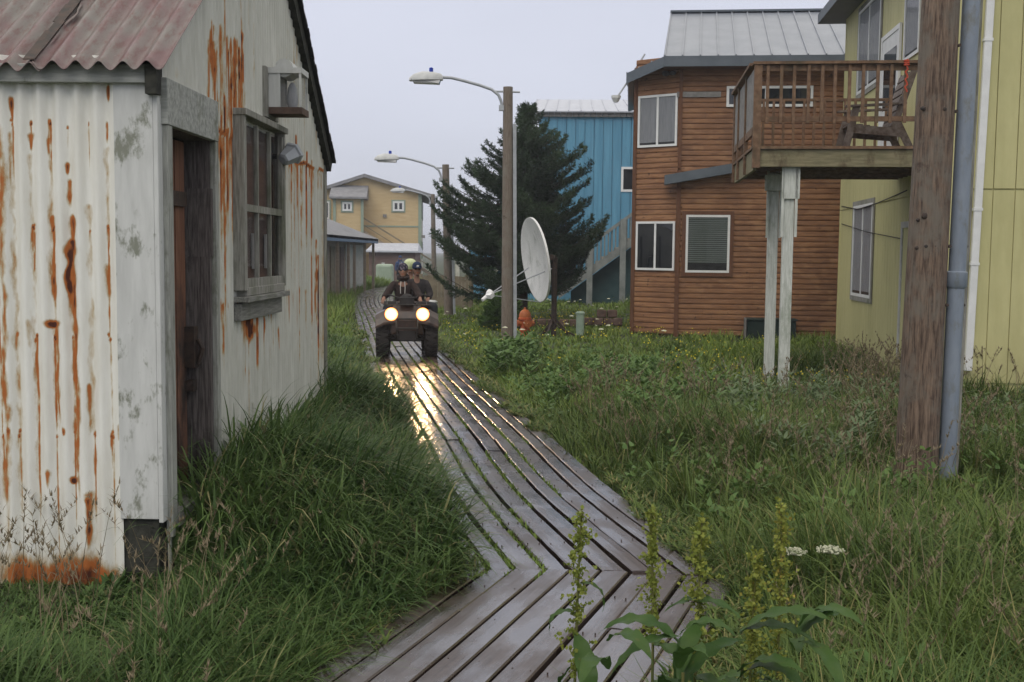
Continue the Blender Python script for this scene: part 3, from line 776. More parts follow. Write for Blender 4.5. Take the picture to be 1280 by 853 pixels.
def herbs(name, x, y, hmax, nl, ls, mat, wr=0.35):
    """leafy clumps: broad short leaves on several heights"""
    k = np.repeat(np.arange(len(x)), nl); n = len(k); z0 = gz(x, y)
    a = rng.random(n) * 6.28; r = 0.10 * np.sqrt(rng.random(n)); h = hmax[k] * rng.random(n) ** 0.8
    B = np.stack([x[k] + np.cos(a) * r, y[k] + np.sin(a) * r, z0[k] + h], 1)
    L = ls * (0.6 + 0.8 * rng.random(n))
    return blades(name, B, L, L * wr, a + rng.normal(0, 0.5, n), 0.5 + 0.45 * rng.random(n), 0.2 + 0.5 * rng.random(n), np.clip(0.2 + 0.5 * rng.random(n), 0, 0.75), M[mat], 3)
def herbing():
    def reg(n, x0, x1, y0, y1, pm, thr, seed):
        x = rng.uniform(x0, x1, n); y = rng.uniform(y0, y1, n)
        m = (path_dist(x, y) > pm) & ~excl(x, y) & (fbm(x * 1.1, y * 1.1, seed) > thr); return x[m], y[m]
    x, y = reg(420, 2.2, 6.0, 9.5, 15.5, 1.3, 0.52, 71); herbs('leafy_herbs', x, y, 0.30 + 0.25 * rng.random(len(x)), 22, 0.085, 'herb_grey', 0.28)
    x, y = reg(500, -0.6, 3.0, 12.0, 20, 1.05, 0.50, 72); herbs('leafy_herbs', x, y, 0.22 + 0.25 * rng.random(len(x)), 26, 0.075, 'herb', 0.45)
    x, y = reg(260, 0.8, 5, 4, 11, 1.1, 0.55, 73); herbs('leafy_herbs', x, y, 0.2 + 0.2 * rng.random(len(x)), 20, 0.07, 'herb', 0.45)
    # clump right beside the walk just behind the vehicle light
    x = rng.normal(-0.15, 0.28, 60); y = rng.normal(19.0, 0.5, 60); m = path_dist(x, y) > 1.1
    herbs('leafy_herbs', x[m], y[m], 0.45 + 0.15 * rng.random(m.sum()), 30, 0.10, 'herb', 0.5)
    # yellow and white flowers in the lawn
    n = 2600; y = 16 + rng.random(n) * 20; x = rng.uniform(-2, 5.5, n); m = (path_dist(x, y) > 1.2) & ~excl(x, y) & (fbm(x * 0.6, y * 0.6, 88) > 0.55)
    x, y = x[m], y[m]; n = len(x); B = np.stack([x, y, gz(x, y) + 0.10 + 0.14 * rng.random(n)], 1)
    blades('yellow_flowers', B, np.full(n, 0.028), np.full(n, 0.030), rng.random(n) * 6.28, np.full(n, 0.5), np.zeros(n), np.zeros(n), M['flower_y'], 2)
    n = 260; y = 22 + rng.random(n) * 20; x = rng.uniform(-2, 4.5, n); m = (path_dist(x, y) > 1.2) & ~excl(x, y) & (fbm(x * 0.6, y * 0.6, 89) > 0.55)
    x, y = x[m], y[m]; n = len(x); B = np.stack([x, y, gz(x, y) + 0.3 + 0.14 * rng.random(n)], 1)
    blades('white_flowers', B, np.full(n, 0.06), np.full(n, 0.12), rng.random(n) * 6.28, np.full(n, 0.9), np.zeros(n), np.zeros(n), M['flower_w'], 2)
herbing()
#==PART2==
class Frame:
    def __init__(s, ox, oy, rz):
        s.o = Vector((ox, oy, 0)); s.rz = rz; s.Mi = Matrix.Rotation(-rz, 3, 'Z')
    def on(s, px, py, axis, val=0.0):
        r = s.Mi @ ray(px, py); c = s.Mi @ (Vector((0, 0, HC)) - s.o)
        k = (val - c[axis]) / r[axis]
        return c + r * k
    def atd(s, px, py, d):
        return s.Mi @ (P(px, py, d) - s.o)
    def root(s, name, label, cat, group=None): return empty(name, s.o, s.rz, label, cat, group)

def merge_grids(gs):
    V = []; Fc = []; n = 0; A = []
    for X, Y, Z, a in gs:
        h, w_ = X.shape; i = np.arange(h * w_).reshape(h, w_) + n
        V.append(np.stack([X, Y, Z], -1).reshape(-1, 3)); A.append(a.ravel())
        Fc.append(np.stack([i[:-1, :-1], i[:-1, 1:], i[1:, 1:], i[1:, :-1]], -1).reshape(-1, 4)); n += h * w_
    return np.vstack(V), np.vstack(Fc), np.concatenate(A)

def streaks(U, Z, L):
    """L: (u, ztop, zbot, width, strength)"""
    r = np.zeros_like(U)
    for j, (u, zt, zb, wd, st) in enumerate(L):
        m = (np.abs(U - u) < wd * 3) & (Z < zt + 0.02) & (Z > zb - 0.03)
        if not m.any(): continue
        t = (zt - Z[m]) / max(zt - zb, 1e-3)
        wob = (vnoise(Z[m] * 9 + j * 5.3, np.full(m.sum(), j * 1.7), 50) - 0.5) * wd * 0.9
        ww = wd * (0.45 + 0.9 * vnoise(Z[m] * 14 + j, np.full(m.sum(), j * 3.1), 51)) * (1 - 0.45 * np.clip(t, 0, 1))
        g = np.exp(-((U[m] - u - wob) / ww) ** 2) * np.clip((1.04 - t) * 2.2, 0, 1) * np.clip((zt + 0.02 - Z[m]) / 0.03, 0, 1)
        r[m] = np.maximum(r[m], st * g * (0.75 + 0.5 * vnoise(Z[m] * 22 + j, U[m] * 60, 52)))
    return r

# ================================================================== LEFT HUT
def hut():
    c = P(200, 430, 6.2); rz = -math.atan(0.0186)
    fr = Frame(c.x, 6.2, rz)
    root = fr.root('metal_clad_hut', 'rusty white corrugated metal hut with a pinkish steel roof at the left of the boardwalk', 'hut')
    # ---- front wall
    U = np.arange(-4.2, -0.205, 0.006); Zv = np.arange(0.03, 3.0, 0.010)
    X, Z = np.meshgrid(U, Zv)
    Y = -0.006 - 0.015 * (1 + np.cos((X + 0.22) * 2 * math.pi / 0.104)) + 0.006 * fbm(X * 2, Z * 1.5, 2)
    def fp(px, py): q = fr.on(px, py, 1, 0); return q.x, q.z
    L = []
    for px, y0, y1, wpx, st in ((67, 270, 430, 4, .75), (91, 270, 640, 4.5, .80), (89, 225, 262, 5, .8), (88, 300, 400, 6.5, 1.15), (14, 122, 165, 3.5, .85), (13, 165, 260, 3, .5),
                              (62, 172, 200, 3, .7), (38, 168, 192, 3.5, .85), (38, 192, 300, 4, .35), (86, 205, 222, 4, 1.0), (72, 402, 560, 4.5, .68), (71, 402, 412, 9, 1.2), (93, 598, 606, 5, 1.4),
                              (113, 622, 690, 4, .95), (114, 615, 660, 6, .6), (62, 588, 612, 4, .7), (135, 108, 130, 3.5, .9), (134, 185, 330, 4, .33), (16, 200, 700, 6, .36), (40, 250, 700, 6, .34), (64, 200, 650, 5, .36),
                              (112, 255, 700, 6, .35), (136, 330, 420, 3, .5), (2, 150, 800, 9, .55), (70, 330, 345, 3, .8), (97, 470, 650, 5, .6), (38, 400, 450, 3, .4), (112, 480, 560, 3, .6), (150, 530, 560, 3, .5), (14, 535, 545, 3, 1.0), (82, 535, 545, 3, .8)):
        u, zt = fp(px, y0); _, zb = fp(px, y1); L.append((u, zt, zb, wpx / 226.0, st))
    for j in range(40):
        u = -0.9 - random.random() * 3.2; zt = random.choice((2.6, 2.0, 1.2)) + random.uniform(-.1, .1); L.append((u, zt, zt - random.uniform(.1, .9), random.uniform(.01, .03), random.uniform(.4, .9)))
    r = streaks(X, Z, L)
    _, zr = fp(90, 688)
    for j in range(90):
        u = -0.22 - 0.104 * (random.randint(1, 14) - .5) + random.uniform(-.008, .008); zt = random.choice((2.62, 2.05, 1.45, 0.9)) + random.uniform(-.02, .02); L.append((u, zt + .008, zt - .008, .007, 1.3)); L.append((u, zt, zt - random.expovariate(3.0) - .05, random.uniform(.004, .010), random.uniform(.35, .8)))
    r = np.maximum(r, streaks(X, Z, L[-180:]))
    low = np.clip((zr + 0.12 * (fbm(X * 6, Z * 4, 9) - 0.3) - Z) / 0.16, 0, 1) * (0.48 + 0.55 * fbm(X * 9, Z * 12, 10)) * (0.30 + 0.75 * sstep(-0.95, -0.78, X) * (1 - .6 * sstep(-.40, -.26, X)))
    r = np.maximum(r, low); r += 0.30 * fbm(X * 10, Z * 1.2, 19) * sstep(0.3, 0.8, fbm(X * 1.2, Z * 0.9, 20)) * (.4 + .6 * (.5 - .5 * np.cos((X + 0.22) * 2 * math.pi / 0.104)))
    V, Fc, A = merge_grids([(X, Y, Z, r)])
    mesh_np('corrugated_wall', V, Fc, M['rust_front'], root, smooth=True, attrs=dict(rust=A))
    # ---- corner board, fascia
    MB().box(-0.222, -0.006, -0.045, -0.012, 0.44, 2.86).build('corner_board', M['white_peel'], root, bevel=0.004)
    MB().box(-0.006, 0.02, -0.045, 0.085, 0.42, 2.87).build('corner_board', M['white_peel'], root, bevel=0.004)
    a = fr.on(100, 80, 1, -0.08).z; b = fr.on(100, 103, 1, -0.08).z
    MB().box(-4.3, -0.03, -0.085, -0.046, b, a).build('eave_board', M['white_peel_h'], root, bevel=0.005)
    MB().box(-0.028, 0.035, -0.10, -0.02, b - 0.06, a).build('eave_end', M['dark_edge'], root)
    MB().box(-4.2, 0.0, 0.02, 0.12, -0.3, 0.42).box(-0.21, -0.015, -0.02, 0.02, -0.2, 0.43).build('foundation_block', M['dark_edge'], root)
    # ---- side wall
    zE, tn = 2.95, 0.70; yr = 2.42; tf = 0.765; LEN = 4.85
    def top(y): return np.where(y < yr, zE + tn * y, zE + tn * yr - tf * (y - yr))
    q = lambda px, py, v=0.0: fr.on(px, py, 0, v)
    dy0, dy1 = q(208, 400).y, q(262, 400).y; dzt = q(211, 160).z; dzb = 0.40
    wy0, wy1 = q(291, 300).y, q(340, 300).y; wzt, wzb = q(305, 157).z, q(305, 358).z
    SL = []
    for px, y0, y1, wpx, st in ((296, -60, 60, .030, 1.15), (297, 40, 140, .025, 1.1), (300, 60, 100, .02, 1.2), (284, 95, 190, .012, .9), (276, 120, 185, .012, .9), (290, 120, 300, .012, .7), (272, 60, 180, .010, .6), (266, 100, 140, .010, .6),
                              (380, 190, 320, .03, .8), (372, 185, 250, .02, .9), (386, 200, 450, .035, .75), (392, 300, 420, .05, .95), (395, 320, 470, .03, 1.05), (366, 170, 215, .03, .8), (358, 195, 280, .015, .7), (352, 130, 200, .02, .6),
                              (310, 395, 430, .20, 1.15), (300, 398, 500, .02, .8), (318, 398, 470, .03, .8), (327, 398, 440, .02, .8), (338, 400, 450, .012, .8), (345, 410, 450, .012, .7), (308, 420, 560, .01, .6),
                              (345, 560, 600, .16, 1.1), (330, 575, 610, .12, 1.1), (282, 380, 390, .01, .9), (360, 100, 170, .012, .6)):
        p0 = q(px, y0); p1 = q(px, y1); SL.append((p0.y, p0.z, p1.z, wpx, st))
    rr = random.Random(5)
    for j in range(330):
        y = rr.uniform(1.0, 4.8); zt = rr.choice((2.70, 2.70, 2.70, 1.6, float(top(np.array(y))))) + rr.uniform(-.03, .03)
        SL.append((y, zt, zt - rr.expovariate(2.2) - 0.08, rr.uniform(.004, .013), rr.uniform(.3, .8)))
    for j in range(110):
        y = 0.9 + rr.uniform(0, 0.9); zt = rr.choice((2.72, 3.3)) + rr.uniform(-.1, .1); SL.append((y, zt, zt - rr.uniform(.2, 1.0), rr.uniform(.006, .016), rr.uniform(.5, .95)))
    gs = []
    def patch(y0, y1, zb, zt):
        ny = max(3, int((y1 - y0) / 0.011)); ys = np.linspace(y0, y1, ny); nz = int(max(6, (3.0 if callable(zt) else zt - zb) / 0.016)); t = np.linspace(0, 1, nz)
        Y, Tt = np.meshgrid(ys, t); zt_ = top(Y) if callable(zt) else zt
        Z = zb + (zt_ - zb) * Tt
        X = 0.006 + 0.010 * (1 + np.cos(Y * 2 * math.pi / 0.076)) + 0.012 * (Z > 2.70) * 0.5
        r = streaks(Y, Z, SL)
        seam = np.exp(-((Z - 2.70 - 0.02 * vnoise(Y * 6, Y * 0, 3)) / 0.018) ** 2) * (vnoise(Y * 5, Z * 0, 4) > 0.35) * 0.95 * (Y > 0.95)
        far = sstep(4.45, 4.8, Y) * 0.55 * fbm(Y * 8, Z * 3, 33) * 1.5
        r = np.maximum(np.maximum(r, seam), far) + 0.26 * fbm(Y * 22, Z * 0.8, 23) * sstep(.3, .7, fbm(Y * 2, Z * 1.2, 24))
        gs.append((X, Y, Z, r))
    patch(0.05, dy0, 0.1, dzt); patch(0.05, dy1, dzt, top); patch(dy1, wy0, 0.12, top)
    patch(wy0, wy1, wzt, top); patch(wy0, wy1, 0.12, wzb); patch(wy1, yr + 0.9 if False else LEN, 0.12, top)
    V, Fc, A = merge_grids(gs)
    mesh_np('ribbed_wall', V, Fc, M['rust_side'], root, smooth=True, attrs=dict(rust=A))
    # other two walls and inner dark lining so that it is a closed building
    MB().box(-4.2, -0.02, LEN - 0.02, LEN, 0.1, 2.85).build('back_wall', M['white_peel'], root)
    MB().prism([(-4.2, 0.02, 0.1), (-4.2, LEN, 0.1), (-4.2, LEN, 2.84), (-4.2, yr, 4.6), (-4.2, 0.02, 2.94)], (0.02, 0, 0)).build('end_wall', M['white_peel'], root)
    MB().prism([(-0.34, 0.04, 0.1), (-0.34, LEN - .04, 0.1), (-0.34, LEN - .04, 2.8), (-0.34, yr, 4.5), (-0.34, 0.04, 2.9)], (0.02, 0, 0)).build('inner_lining', M['interior'], root)
    MB().box(-0.01, 0.035, LEN - 0.08, LEN + 0.02, 0.1, 2.84).build('corner_board', M['grey_wood'], root)
    # ---- roof
    def slope(name, y0, z0, y1, z1, x0, x1, lift=0.0, seed=1, ragged=False):
        xs = np.arange(x0, x1, 0.0105); t = np.linspace(0, 1, 60); X, Tt = np.meshgrid(xs, t)
        Y = y0 + (y1 - y0) * Tt; Z = z0 + (z1 - z0) * Tt + 0.024 * np.cos(X * 2 * math.pi / 0.127) + lift
        Y = Y + np.where(Tt == 0, -0.02 * vnoise(X * 9, X * 0, seed), 0); Z = Z - np.where(Tt < 0.03, 0.010 * vnoise(X * 5, X * 0, seed + 2), 0)
        if ragged: X = X + (np.abs(X - x0) < 0.02) * (fbm(Tt * 18, X * 0, 6) - 0.5) * 0.10
        V, Fc, A = merge_grids([(X, Y, Z, X * 0)])
        o = mesh_np(name, V, Fc, M['roof_rust'], root, smooth=True)
        s = o.modifiers.new('thickness', 'SOLIDIFY'); s.thickness = 0.004; return o
    e0 = fr.on(190, 84, 1, -0.14).z
    rz_ = e0 + tn * (yr + 0.14)
    xs_ = fr.on(40, 78, 1, -0.14).x
    slope('roof_sheet', -0.14, e0, yr, rz_, xs_, 0.09, 0.012, 1, True)
    slope('roof_sheet', -0.13, e0, yr, rz_, -4.5, xs_ + 0.05, 0.0, 4)
    slope('roof_sheet', yr, rz_ + 0.01, LEN + 0.05, rz_ + 0.01 - tf * (LEN + .05 - yr), -4.5, 0.085, 0.0, 7)
    MB().bar((-4.5, yr, rz_ + 0.02), (0.14, yr, rz_ + 0.02), 0.25, 0.03).build('ridge_cap', M['dark_edge'], root)
    # torn strip along the lap
    vs = MB(); 
    for k in range(26):
        t0 = k / 26; t1 = (k + 1) / 26; wv = 0.035 + 0.03 * rr.random()
        y0_, y1_ = -0.14 + (yr + .14) * t0, -0.14 + (yr + .14) * t1; z0_, z1_ = e0 + (rz_ - e0) * t0 + .034, e0 + (rz_ - e0) * t1 + .034
        xo = xs_ + 0.01 * rr.random()
        vs.hexa([(xo - wv, y0_, z0_), (xo + .01, y0_, z0_), (xo + .01, y1_, z1_), (xo - wv, y1_, z1_), (xo - wv, y0_, z0_ + .006), (xo + .01, y0_, z0_ + .006), (xo + .01, y1_, z1_ + .006), (xo - wv, y1_, z1_ + .006)])
    vs.build('torn_lap', M['iron'], root)
    # near rake flashing (thin) and far rake dark board
    MB().bar((0.035, LEN + 0.03, rz_ - .06 - tf * (LEN + .03 - yr)), (0.035, yr, rz_ - 0.06), 0.09, 0.12, up=(0, tf, 1)).build('rake_board', M['dark_edge'], root)
    vs = MB()
    for k in range(60):
        t = k / 60; y = LEN + 0.04 - (LEN + .04 - yr) * t; z = rz_ + 0.02 - tf * (y - yr)
        vs.obox((0.075 + rr.uniform(-.004, .004), y, z), (rr.uniform(.075, .085), 0.085, rr.uniform(.02, .032)), Matrix.Rotation(-math.atan(tf), 3, 'X'))
    vs.build('roof_felt_edge', M['black'], root)
    # ---- door frame
    dt = q(211, 108).z
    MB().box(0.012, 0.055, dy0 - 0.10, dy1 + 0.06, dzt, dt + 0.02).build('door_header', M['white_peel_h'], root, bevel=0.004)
    MB().box(0.012, 0.050, dy0 - 0.085, dy0, 0.32, dzt).build('door_jamb', M['jamb_paint'], root, bevel=0.004)
    MB().box(0.012, 0.050, dy1, dy1 + 0.07, 0.36, dzt).build('door_jamb', M['jamb_paint'], root, bevel=0.004)
    MB().box(-0.16, 0.012, dy1, dy1 + 0.03, 0.45, dzt).box(-0.16, 0.012, dy0 - 0.03, dy0, 0.45, dzt).box(-0.16, 0.012, dy0, dy1, dzt, dzt + 0.03).build('door_reveal', M['door_dark'], root)
    MB().box(-0.16, 0.06, dy0, dy1, 0.36, 0.45).build('threshold', M['grey_wood_h'], root, bevel=0.004)
    d = MB()
    nbd = 4; wdd = (dy1 - dy0 - 0.10) / nbd
    for k in range(nbd): d.box(-0.155, -0.125 + 0.004 * (k % 2), dy0 + 0.01 + k * wdd, dy0 + 0.002 + (k + 1) * wdd, 0.47, dzt - 0.02)
    dr = d.build('door', M['door_red'], root, bevel=0.003)
    MB().box(-0.122, -0.10, dy0 + 0.02, dy1 - 0.12, dzt - 0.42, dzt - 0.33).build('strap_hinge', M['iron'], dr)
    MB().box(-0.122, -0.06, dy1 - 0.14, dy1 - 0.02, 1.20, 1.46).tube([(-0.05, dy1 - .09, 1.38), (-0.02, dy1 - .09, 1.32), (-0.05, dy1 - .09, 1.22)], 0.015).box(-0.12, -0.07, dy1 - .13, dy1 - .03, 1.05, 1.12).build('latch', M['iron'], dr)
    MB().box(-0.15, 0.02, dy1 - 0.045, dy1 - 0.003, 0.47, 1.9).box(-0.15, 0.03, dy1 - 0.03, dy1 - 0.003, 1.9, dzt - .3).build('grey_stile', M['door_dark'], root)
    # ---- window
    wn = tag(empty('window'), None); wn.parent = root
    D = 0.10
    f = MB()
    f.box(0.012, D, wy0 - 0.06, wy0, wzb - 0.02, wzt + 0.05); f.box(0.012, D, wy1, wy1 + 0.05, wzb - 0.02, wzt + 0.03)
    f.box(0.012, D + 0.02, wy0 - 0.07, wy1 + 0.07, wzt + 0.03, wzt + 0.075); f.box(0.012, D, wy0, wy1, wzb - 0.06, wzb)
    f.build('frame', M['grey_wood'], wn, bevel=0.004)
    g = MB(); zmid = (wzt + wzb) / 2 - 0.02; mw = 0.028
    for k in (1, 2): yk = wy0 + (wy1 - wy0) * k / 3; g.box(0.055, 0.085, yk - mw / 2, yk + mw / 2, wzb, wzt)
    g.box(0.055, 0.088, wy0, wy1, zmid - 0.025, zmid + 0.025)
    g.box(0.05, 0.092, wy0, wy1, wzb, wzb + 0.06); g.box(0.05, 0.092, wy0, wy0 + .035, wzb, wzt); g.box(0.05, 0.092, wy1 - .035, wy1, wzb, wzt)
    g.build('sash', M['grey_wood'], wn)
    MB().box(0.060, 0.064, wy0, wy1, wzb, wzt).build('pane', M['glass'], wn)
    MB().box(-0.03, -0.01, wy0 - .05, wy1 + .05, wzb - .05, wzt + .05).build('shutter_board', M['far_brown'], wn)
    for k in range(3): yk = wy0 + (wy1 - wy0) * (k + .5) / 3; MB().box(0.0, 0.02, yk - .07, yk + .05, wzb + .12, wzb + .38).build('paper_scrap', M['white_trim'], wn)
    MB().box(0.014, 0.13, wy0 - 0.08, wy1 + 0.05, wzb - 0.10, wzb - 0.062).box(0.016, 0.07, wy0 - 0.05, wy1 + 0.03, wzb - 0.23, wzb - 0.11).build('sill', M['grey_wood_h'], wn, bevel=0.004)
    # ---- box lamp on the wall
    a = q(326, 110); ly = a.y + 0.05
    lz1 = fr.on(345, 84, 0, 0.15).z; lz0 = fr.on(345, 138, 0, 0.15).z
    lt = empty('box_lamp'); lt.parent = root
    MB().box(0.012, 0.045, ly - 0.08, ly + 0.34, lz0 - 0.03, lz1 + 0.03).build('back_plate', M['grey_wood'], lt, bevel=0.004)
    MB().box(0.045, 0.30, ly, ly + 0.26, lz1 - 0.012, lz1 + 0.03).tube([(0.16, ly + 0.02, lz1 + .03), (0.16, ly + 0.24, lz1 + .03)], 0.07, 12).build('cap', M['white_peel'], lt)
    MB().box(0.045, 0.30, ly, ly + 0.26, lz0, lz0 + 0.05).build('base', M['edge_block'], lt)
    MB().box(0.045, 0.12, ly + .01, ly + 0.25, lz0 + .05, lz1 - .012).build('housing', M['white_peel'], lt)
    for xx in (0.125, 0.285):
        for yy in (ly + .005, ly + .245): MB().box(xx - .008, xx + .008, yy, yy + .014, lz0 + .05, lz1 - .012).build('corner_rod', M['white_peel'], lt)
    MB().box(0.135, 0.278, ly + 0.012, ly + 0.24, lz0 + .051, lz1 - .013).build('lamp_glass', M['lamp_glass'] if 'lamp_glass' in M else M['glass'], lt)
    MB().lathe([(0.03, 0), (0.045, .05), (0.035, .16), (0.012, .2)], (0.2, ly + .13, lz0 + .05), 12).build('bulb', M['curtain'], lt, smooth=True)
    # ---- small floodlight by the window
    p = q(352, 196, 0.08)
    fl = empty('floodlight'); fl.parent = root
    MB().tube([(0.012, p.y, p.z), (0.08, p.y, p.z)], 0.02).build('bracket', M['iron'], fl)
    Mx = Matrix.Rotation(R(-60), 3, 'X') @ Matrix.Rotation(R(25), 3, 'Y')
    MB().lathe([(0.03, -0.07), (0.05, -0.06), (0.075, 0.05), (0.09, 0.06), (0.09, 0.085), (0.08, 0.085)], (0.13, p.y, p.z), 6, Mx).build('lamp_head', M['galv'], fl)
    # loose light-grey rubble against the foot of the front wall
    return fr
hut_fr = hut()

# ================================================================== UTILITY POLE in the right foreground
def utility_pole():
    a = P(1144, 600, 9.75); a.z = -0.15; b = P(1176, 0, 9.75); t = (9.0 - a.z) / (b.z - a.z); top = a + (b - a) * t
    root = empty('utility_pole', a, 0, 'thick weathered wooden utility pole with a grey conduit in the tall grass', 'utility pole')
    pts = [(top - a) * (i / 40) for i in range(41)]
    mb = MB(); mb.tube(pts, [0.182 - 0.055 * i / 40 for i in range(41)], 28)
    vs = []
    for v in mb.v:
        x, y, z = v; k = 1 + 0.03 * (float(vnoise(math.atan2(y, x) * 5 + 20, z * 1.2, 5)) - 0.5) ; vs.append((x, y, z))
    mb.v = vs
    o = mb.build('shaft', M['pole'], root, smooth=True)
    # conduit
    r_ = 0.073
    def off(z, dx, dy): s = z / (top.z - a.z); return (top - a) * s + Vector((dx - 0.055 * s, dy, 0))
    dx = 0.262
    cz = P(1183, 345, 9.6).z - a.z
    cn = MB().tube([off(0, dx, -.03), off(cz, dx, -.03)], r_, 20).build('conduit', M['conduit'], root, smooth=True)
    MB().tube([off(cz, dx + .004, -.03), off(9.0, dx + .03, -.03)], r_ * 1.0, 20).build('conduit', M['conduit'], root, smooth=True)
    MB().tube([off(cz - .11, dx, -.03), off(cz - .09, dx, -.03), off(cz + .03, dx, -.03), off(cz + .04, dx, -.03)], [r_ + .002, r_ + .018, r_ + .018, r_ + .002], 20).build('conduit_coupling', M['conduit'], root, smooth=True)
    MB().bar(off(0, dx + .10, .06), off(9.0, dx + .13, .06), 0.05, 0.05, up=(0, 1, 0)).build('stand_off_board', M['grey_wood'], root)
    k = MB()
    for px, py in ((1196, 55), (1188, 138), (1183, 308), (1177, 382)):
        z = P(px, py, 9.6).z - a.z
        for q in (off(z, dx - r_ - .02, -.07), off(z, dx + .07, -.02)): MB().tube([q, q + Vector((0, -.03, 0))], 0.014, 8).build('bolt', M['iron'], root)
    k = MB()
    for px, py, s in ((1152, 135, .025), (1168, 308, .03), (1158, 308, .02), (1139, 310, .02), (1180, 137, .025), (1157, 270, .035), (1139, 275, .02)):
        pz = P(px, py, 9.6); z = pz.z - a.z; q = off(z, 0, 0); s2 = (px - (a.x + q.x) / 9.6 * 1400 - 640) / 1400 * 9.6
        s2 = max(-.12, min(.12, pz.x - a.x - q.x)); rr_ = 0.17
        q = q + Vector((s2, -math.sqrt(max(rr_ ** 2 - s2 ** 2, 0)) + .012, 0)); MB().ell(q, (s, .012, s * .8), 8, 6).build('nail_stub', M['iron'], root)
utility_pole()

# ================================================================== YELLOW-GREEN HOUSE on the right
def groove_wall(mb, p0, p1, z0, z1, pitch, normal, depth=0.02, g=0.014):
    """plywood face as boards with real gaps; p0->p1 horizontal"""
    p0 = Vector(p0); p1 = Vector(p1); L = (p1 - p0).length; d = (p1 - p0) / L; nrm = Vector(normal)
    n = max(1, int(round(L / pitch)))
    for i in range(n):
        a = p0 + d * (L * i / n + g / 2); b = p0 + d * (L * (i + 1) / n - g / 2)
        mb.hexa([(a.x, a.y, z0), (b.x, b.y, z0), (b.x + nrm.x * depth, b.y + nrm.y * depth, z0), (a.x + nrm.x * depth, a.y + nrm.y * depth, z0),
                 (a.x, a.y, z1), (b.x, b.y, z1), (b.x + nrm.x * depth, b.y + nrm.y * depth, z1), (a.x + nrm.x * depth, a.y + nrm.y * depth, z1)])
def sash_window(parent, box_fn, u0, u1, z0, z1, name='window', mull=(0.5,), fw=0.055, fmat='white_trim', back='curtain', gl='glass', backfrac=1.0, proud=0.05, casing=None):
    """box_fn(mb, u0,u1,v0,v1,z0,z1): v = distance out of the wall face"""
    w_ = empty(name); w_.parent = parent
    if casing:
        c = MB(); cw = 0.09
        box_fn(c, u0 - cw, u0, .021, .045, z0 - cw, z1 + cw); box_fn(c, u1, u1 + cw, .021, .045, z0 - cw, z1 + cw)
        box_fn(c, u0, u1, .021, .045, z1, z1 + cw); box_fn(c, u0, u1, .021, .045, z0 - cw, z0); c.build('casing', M[casing], w_)
    f = MB()
    box_fn(f, u0, u0 + fw, .022, proud, z0, z1); box_fn(f, u1 - fw, u1, .022, proud, z0, z1)
    box_fn(f, u0 + fw, u1 - fw, .022, proud, z1 - fw, z1); box_fn(f, u0 + fw, u1 - fw, .022, proud, z0, z0 + fw)
    for k in mull: uk = u0 + (u1 - u0) * k; box_fn(f, uk - fw * .5, uk + fw * .5, .022, proud - .006, z0 + fw, z1 - fw)
    f.build('frame', M[fmat], w_)
    bk = MB(); box_fn(bk, u0 + fw * .5, u1 - fw * .5, .0215, .024, z0 + fw * .5, z1 - fw * .5); bk.build('backing', M['interior'], w_)
    if back:
        bk = MB(); zz = z1 - (z1 - z0 - fw) * backfrac
        if back == 'blind':
            n = 22
            for i in range(n): za = zz + (z1 - fw - zz) * i / n; box_fn(bk, u0 + fw, u1 - fw, .025, .028 + .002 * (i % 2), za, za + (z1 - fw - zz) / n * .62)
        else:
            n = 14
            for i in range(n): ua = u0 + fw + (u1 - u0 - 2 * fw) * i / n; box_fn(bk, ua, ua + (u1 - u0 - 2 * fw) / n, .0245, .026 + .003 * (i % 2), zz + fw, z1 - fw)
        bk.build('blind' if back == 'blind' else 'curtain', M[back], w_)
    g = MB(); box_fn(g, u0 + fw * .5, u1 - fw * .5, .033, .036, z0 + fw * .5, z1 - fw * .5); g.build('pane', M[gl], w_)
    return w_

